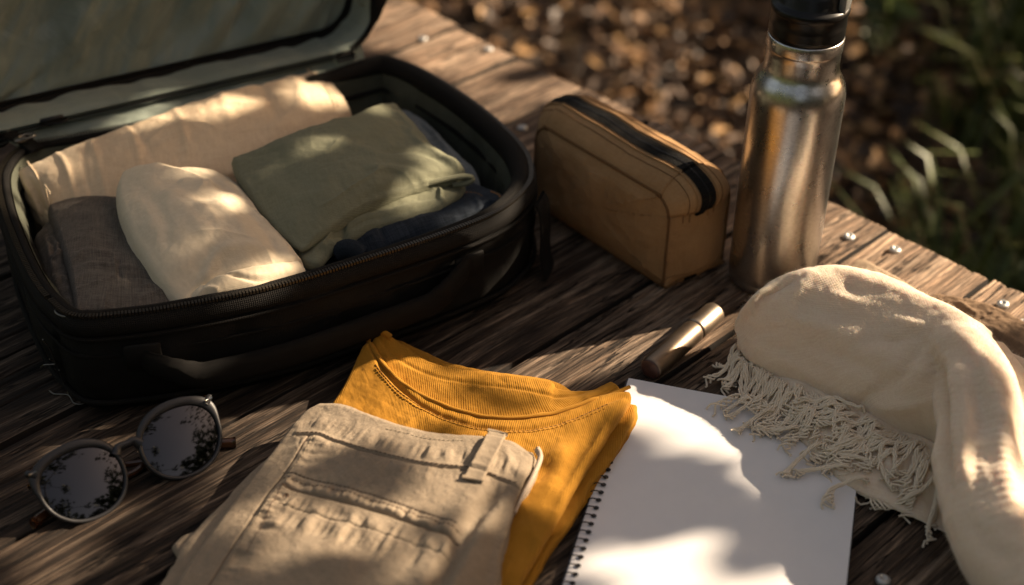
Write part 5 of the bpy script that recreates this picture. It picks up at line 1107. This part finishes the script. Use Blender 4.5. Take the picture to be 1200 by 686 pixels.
# the fold that falls toward the viewer on the right, and the broad drape beside it
lumps.add(*sweep([(1085, 378, .070, .014, 1), (1118, 402, .076, .024, 1), (1142, 450, .066, .029, 1), (1148, 510, .058, .031, 1), (1150, 570, .050, .031, 1), (1170, 625, .042, .034, 1), (1215, 690, .036, .036, 1), (1260, 760, .03, .036, 1)]))
lumps.add(*sweep([(1150, 420, .05, .020, 1), (1185, 470, .046, .024, 1), (1205, 540, .042, .030, 1), (1225, 610, .038, .036, 1), (1270, 700, .03, .04, 1)]))
lumps.add(*sweep([(1165, 420, .03, .012, 1), (1205, 452, .032, .020, .9), (1250, 500, .034, .030, .9), (1290, 600, .03, .04, .9)]))
V, F, _ = lumps.get(); V[:, 2] = np.maximum(V[:, 2], .003)
tmp = obj('scarf_source', mesh('scarf_source', V, F)); 
md = tmp.modifiers.new('r', 'REMESH'); md.mode = 'VOXEL'; md.voxel_size = .0016; md.use_smooth_shade = True
ms = tmp.modifiers.new('s', 'SMOOTH'); ms.factor = .5; ms.iterations = 7
dg = bpy.context.evaluated_depsgraph_get(); ev = tmp.evaluated_get(dg).to_mesh()
V = np.empty(len(ev.vertices) * 3); ev.vertices.foreach_get('co', V); V = V.reshape(-1, 3)
Nn = np.empty(len(ev.vertices) * 3); ev.vertices.foreach_get('normal', Nn); Nn = Nn.reshape(-1, 3)
lt = np.empty(len(ev.polygons), np.int32); ev.polygons.foreach_get('loop_total', lt); li = np.empty(len(ev.loops), np.int32); ev.loops.foreach_get('vertex_index', li)
st = np.concatenate([[0], np.cumsum(lt)[:-1]]); Fq = li[(st[lt == 4][:, None] + np.arange(4))]; Ft = li[(st[lt == 3][:, None] + np.arange(3))] if (lt == 3).any() else np.zeros((0, 3), int)
tmp.evaluated_get(dg).to_mesh_clear(); bpy.data.objects.remove(tmp)
# soft wrinkles of the wool
sb0 = BVHTree.FromPolygons([tuple(x) for x in V], [tuple(int(k) for k in f) for f in Fq])
def on_scarf(q):
    far_ = P(q[0], q[1], 0); d_ = far_ - CAM; h = sb0.ray_cast(Vector(CAM), Vector(d_).normalized()); return np.array(h[0]) if h[0] is not None else P(*q)
sx_ = V[:, 0] * .87 - V[:, 1] * .5; sy_ = V[:, 0] * .5 + V[:, 1] * .87
rdg = np.maximum(1 - 2.2 * np.abs(vnoise(sx_ * 7 + .3 * fbm(sx_ * 9, sy_ * 9, 0, 58, 2), sy_ * 24 + .5 * fbm(sx_ * 12, sy_ * 12, 0, 59, 2), V[:, 2] * 8, 57)), 0) ** 2.2
dsp = .0020 * fbm(sx_ * 12, sy_ * 34, V[:, 2] * 20, 51, 3) + .0004 * fbm(V[:, 0] * 110, V[:, 1] * 110, V[:, 2] * 110, 52, 3)
for pp, a, w in (([(1052, 446, .07), (1068, 425, .075), (1090, 396, .085)], -.004, .006), ([(1065, 452, .07), (1082, 425, .075), (1106, 398, .085)], .003, .008), ([(1092, 420, .07), (1103, 460, .066), (1106, 520, .06), (1112, 570, .05)], -.015, .007), ([(938, 324, .086), (915, 335, .08), (896, 350, .072), (884, 372, .06)], -.006, .004), ([(945, 330, .088), (930, 352, .08), (925, 380, .07)], .003, .006), ([(985, 325, .09), (1010, 350, .088), (1070, 372, .092)], -.0028, .006), ([(1000, 480, .02), (1040, 450, .05), (1070, 440, .06)], -.003, .006), ([(880, 420, .02), (900, 400, .045), (940, 402, .06)], .0025, .006), ([(1125, 395, .085), (1150, 425, .082), (1165, 480, .07)], .004, .005),
               ([(1120, 420, .08), (1132, 470, .075), (1130, 540, .07), (1150, 600, .06)], .0035, .006), ([(1150, 440, .08), (1160, 500, .07), (1160, 560, .065)], -.0035, .007), ([(1176, 450, .07), (1182, 500, .065), (1200, 560, .06)], .003, .006), ([(1120, 560, .06), (1140, 620, .05), (1190, 670, .045)], -.003, .007), ([(886, 380, .05), (940, 378, .065), (1005, 396, .072), (1052, 428, .07)], .0035, .008), ([(900, 402, .04), (950, 408, .05), (1010, 430, .055), (1060, 462, .05)], -.0030, .007), ([(960, 345, .088), (1010, 352, .092), (1062, 374, .094), (1092, 392, .09)], .0028, .006), ([(1020, 478, .025), (1058, 476, .04), (1096, 470, .05)], .0035, .006), ([(1010, 402, .075), (1050, 398, .085), (1086, 388, .09)], -.0030, .005), ([(1112, 420, .075), (1116, 480, .068), (1114, 545, .058), (1128, 600, .05)], .0045, .005), ([(1140, 430, .078), (1146, 490, .07), (1142, 560, .06), (1160, 620, .05)], -.0045, .006), ([(1166, 440, .07), (1172, 500, .066), (1180, 570, .06), (1200, 640, .05)], .0045, .007), ([(880, 400, .04), (920, 425, .035), (990, 462, .03)], .0018, .006)):
    pth = catmull([on_scarf(q) for q in pp], 24); dd = np.full(len(V), 9.); 
    sel = (np.abs(V - pth.mean(0)).max(1) < .14); D = np.linalg.norm(V[sel][:, None] - pth[None], axis=2); i = D.argmin(1); ed = np.sin(np.pi * np.clip(i / 23, .03, .97)) ** .5; dsp[sel] += a * np.exp(-(D.min(1) / w) ** 2) * ed
V = V + Nn * dsp[:, None]; V[:, 2] = np.maximum(V[:, 2], .0022)
scb = part('bunched_body', V, [Fq, Ft], M_scarf, sc)
fr = np.random.default_rng(77); sel = fr.choice(len(V), 26000); fn = Nn[sel] + fr.normal(0, .55, (26000, 3)); fn /= np.linalg.norm(fn, axis=1, keepdims=True); fl_ = fr.uniform(.0012, .0042, 26000)[:, None]
fw = np.cross(fn, fr.normal(0, 1, (26000, 3))); fw /= np.linalg.norm(fw, axis=1, keepdims=True); b0 = V[sel] - fn * .0003; mid = b0 + fn * fl_ * .6; tip = b0 + fn * fl_ + fw * fl_ * .35
FV = np.stack([b0 - fw * .00005, b0 + fw * .00005, mid + fw * .00005, tip, mid - fw * .00005], 1).reshape(-1, 3); fi = (np.arange(26000) * 5)[:, None]
part('wool_fuzz', FV, [np.hstack([fi, fi + 1, fi + 2, fi + 4]), np.hstack([fi + 4, fi + 2, fi + 3])], M_fringe, sc, kind='stuff')
sbv = BVHTree.FromPolygons([tuple(x) for x in V], [tuple(int(k) for k in f) for f in Fq])
# flat woven end beneath the fringe
o, bflat, _ = fold('woven_end', M_scarf, ([(884, 452, .006), (930, 500, .009), (990, 560, .010), (1050, 592, .008), (1090, 610, .006), (1125, 626, .006)], [(1125, 626, .006), (1140, 590, .012), (1140, 550, .014)],
     [(866, 410, .012), (930, 440, .018), (1010, 480, .020), (1090, 515, .018), (1140, 550, .014)], [(884, 452, .006), (874, 432, .010), (866, 410, .012)]), .012, .008, nu=200, nv=80, rad=.004, noise=(.0030, 30, 53), parent=sc, ridges=[dict(p=[(925, 450), (940, 480), (950, 510)], a=.004, w=.004), dict(p=[(960, 470), (985, 510), (1000, 545)], a=.004, w=.005), dict(p=[(1010, 490), (1030, 530), (1060, 570)], a=.004, w=.005), dict(p=[(1060, 515), (1080, 550), (1110, 590)], a=.003, w=.005)])
rf = np.random.default_rng(8)
def surf(q):
    h = bflat.ray_cast(Vector((q[0], q[1], 1.)), Vector((0, 0, -1))); z = h[0].z if h[0] is not None else .001
    x, y = q[0] - cTL[0], q[1] - cTL[1]; u = x * ex[0] + y * ex[1]; v = x * ey[0] + y * ey[1]
    if 0 < u < wN and 0 < v < hN: z = max(z, .0074)
    return z
def tassel(px, py, dx, dy, ln, strands, z0=.016, spread=.35):
    """strands leave the edge at a pixel, together fall along a direction and loosen"""
    a = P(px, py, z0); b0 = P(px + dx, py + dy, .004); d0 = b0 - a; d0[2] = 0; d0 /= np.linalg.norm(d0); mb = MB(); sidev = np.array([-d0[1], d0[0], 0])
    an = rf.normal(0, .12); curl = rf.normal(0, .9); q = a.copy(); K = 9; pts = [a - d0 * .005 + [0, 0, -.003], a]; lift = rf.uniform(.0008, .004)
    for k in range(K):
        f = (k + 1) / K; an += curl / K + rf.normal(0, .10); q = q + (d0 * math.cos(an) + sidev * math.sin(an)) * ln / K; g = surf(q)
        pts.append(np.array([q[0], q[1], max(g + .0016 + lift * math.sin(math.pi * min(1, f)), z0 * (1 - f) ** 2 + g * (1 - (1 - f) ** 2) + .0014)]))
    c = catmull(pts, 34); tn, nn_, bb = frames(c); f = np.linspace(0, 1, 34); ph = rf.uniform(0, 6.28); loose = rf.uniform(.45, .8)
    for s in range(strands):
        r0 = .0011 + .0052 * smooth(loose, 1.05, f) * rf.uniform(.4, 1.3) + .0012 * (1 - smooth(0, .12, f)); aa = ph + s * 6.283 / strands + f * ln * 330 * (1 - smooth(loose - .1, 1, f))
        w = c + nn_ * (r0 * np.cos(aa))[:, None] + bb * (.55 * r0 * np.sin(aa))[:, None]; w[:, 2] = np.maximum(w[:, 2], .0012); m_ = int(rf.integers(29, 35)); mb.add(*tube(w[:m_], .00085, 5))
    mb.part('tassel', M_fringe, sc)
edge = catmull([(864, 408, 0), (872, 422, 0), (888, 434, 0), (905, 444, 0), (930, 452, 0), (960, 464, 0), (990, 480, 0), (1020, 496, 0), (1050, 510, 0), (1080, 524, 0), (1100, 532, 0)], 70)
for i in range(70):
    x, y = edge[i][:2]; f = i / 69
    if f < .12: dx, dy, ln = rf.uniform(-14, 10), 34, .040
    elif f < .5: dx, dy, ln = -30 + 14 * f, 44, .055
    elif f < .8: dx, dy, ln = -60 + 10 * f, 34, .062
    else: dx, dy, ln = -46 + (f - .8) * 200, 40, .060
    tassel(x + rf.normal(0, 2), y + rf.normal(0, 2), dx + rf.normal(0, 10), dy + rf.normal(0, 6), ln * rf.uniform(.7, 1.3), 3)
for x, y, dx, dy, ln in ((866, 420, -20, 14, .020), (868, 425, -16, 22, .022), (1095, 530, -26, 60, .07), (1100, 536, -10, 70, .085), (1104, 540, 0, 60, .09), (1106, 545, 10, 70, .095), (1090, 528, -40, 40, .06), (930, 500, -40, 30, .04), (960, 520, -50, 26, .045), (900, 480, -30, 30, .035), (990, 545, -60, 16, .045), (1010, 560, -60, 8, .045), (1030, 540, -70, 20, .05)): tassel(x, y, dx, dy, ln, 4)

bpy.context.view_layer.update()
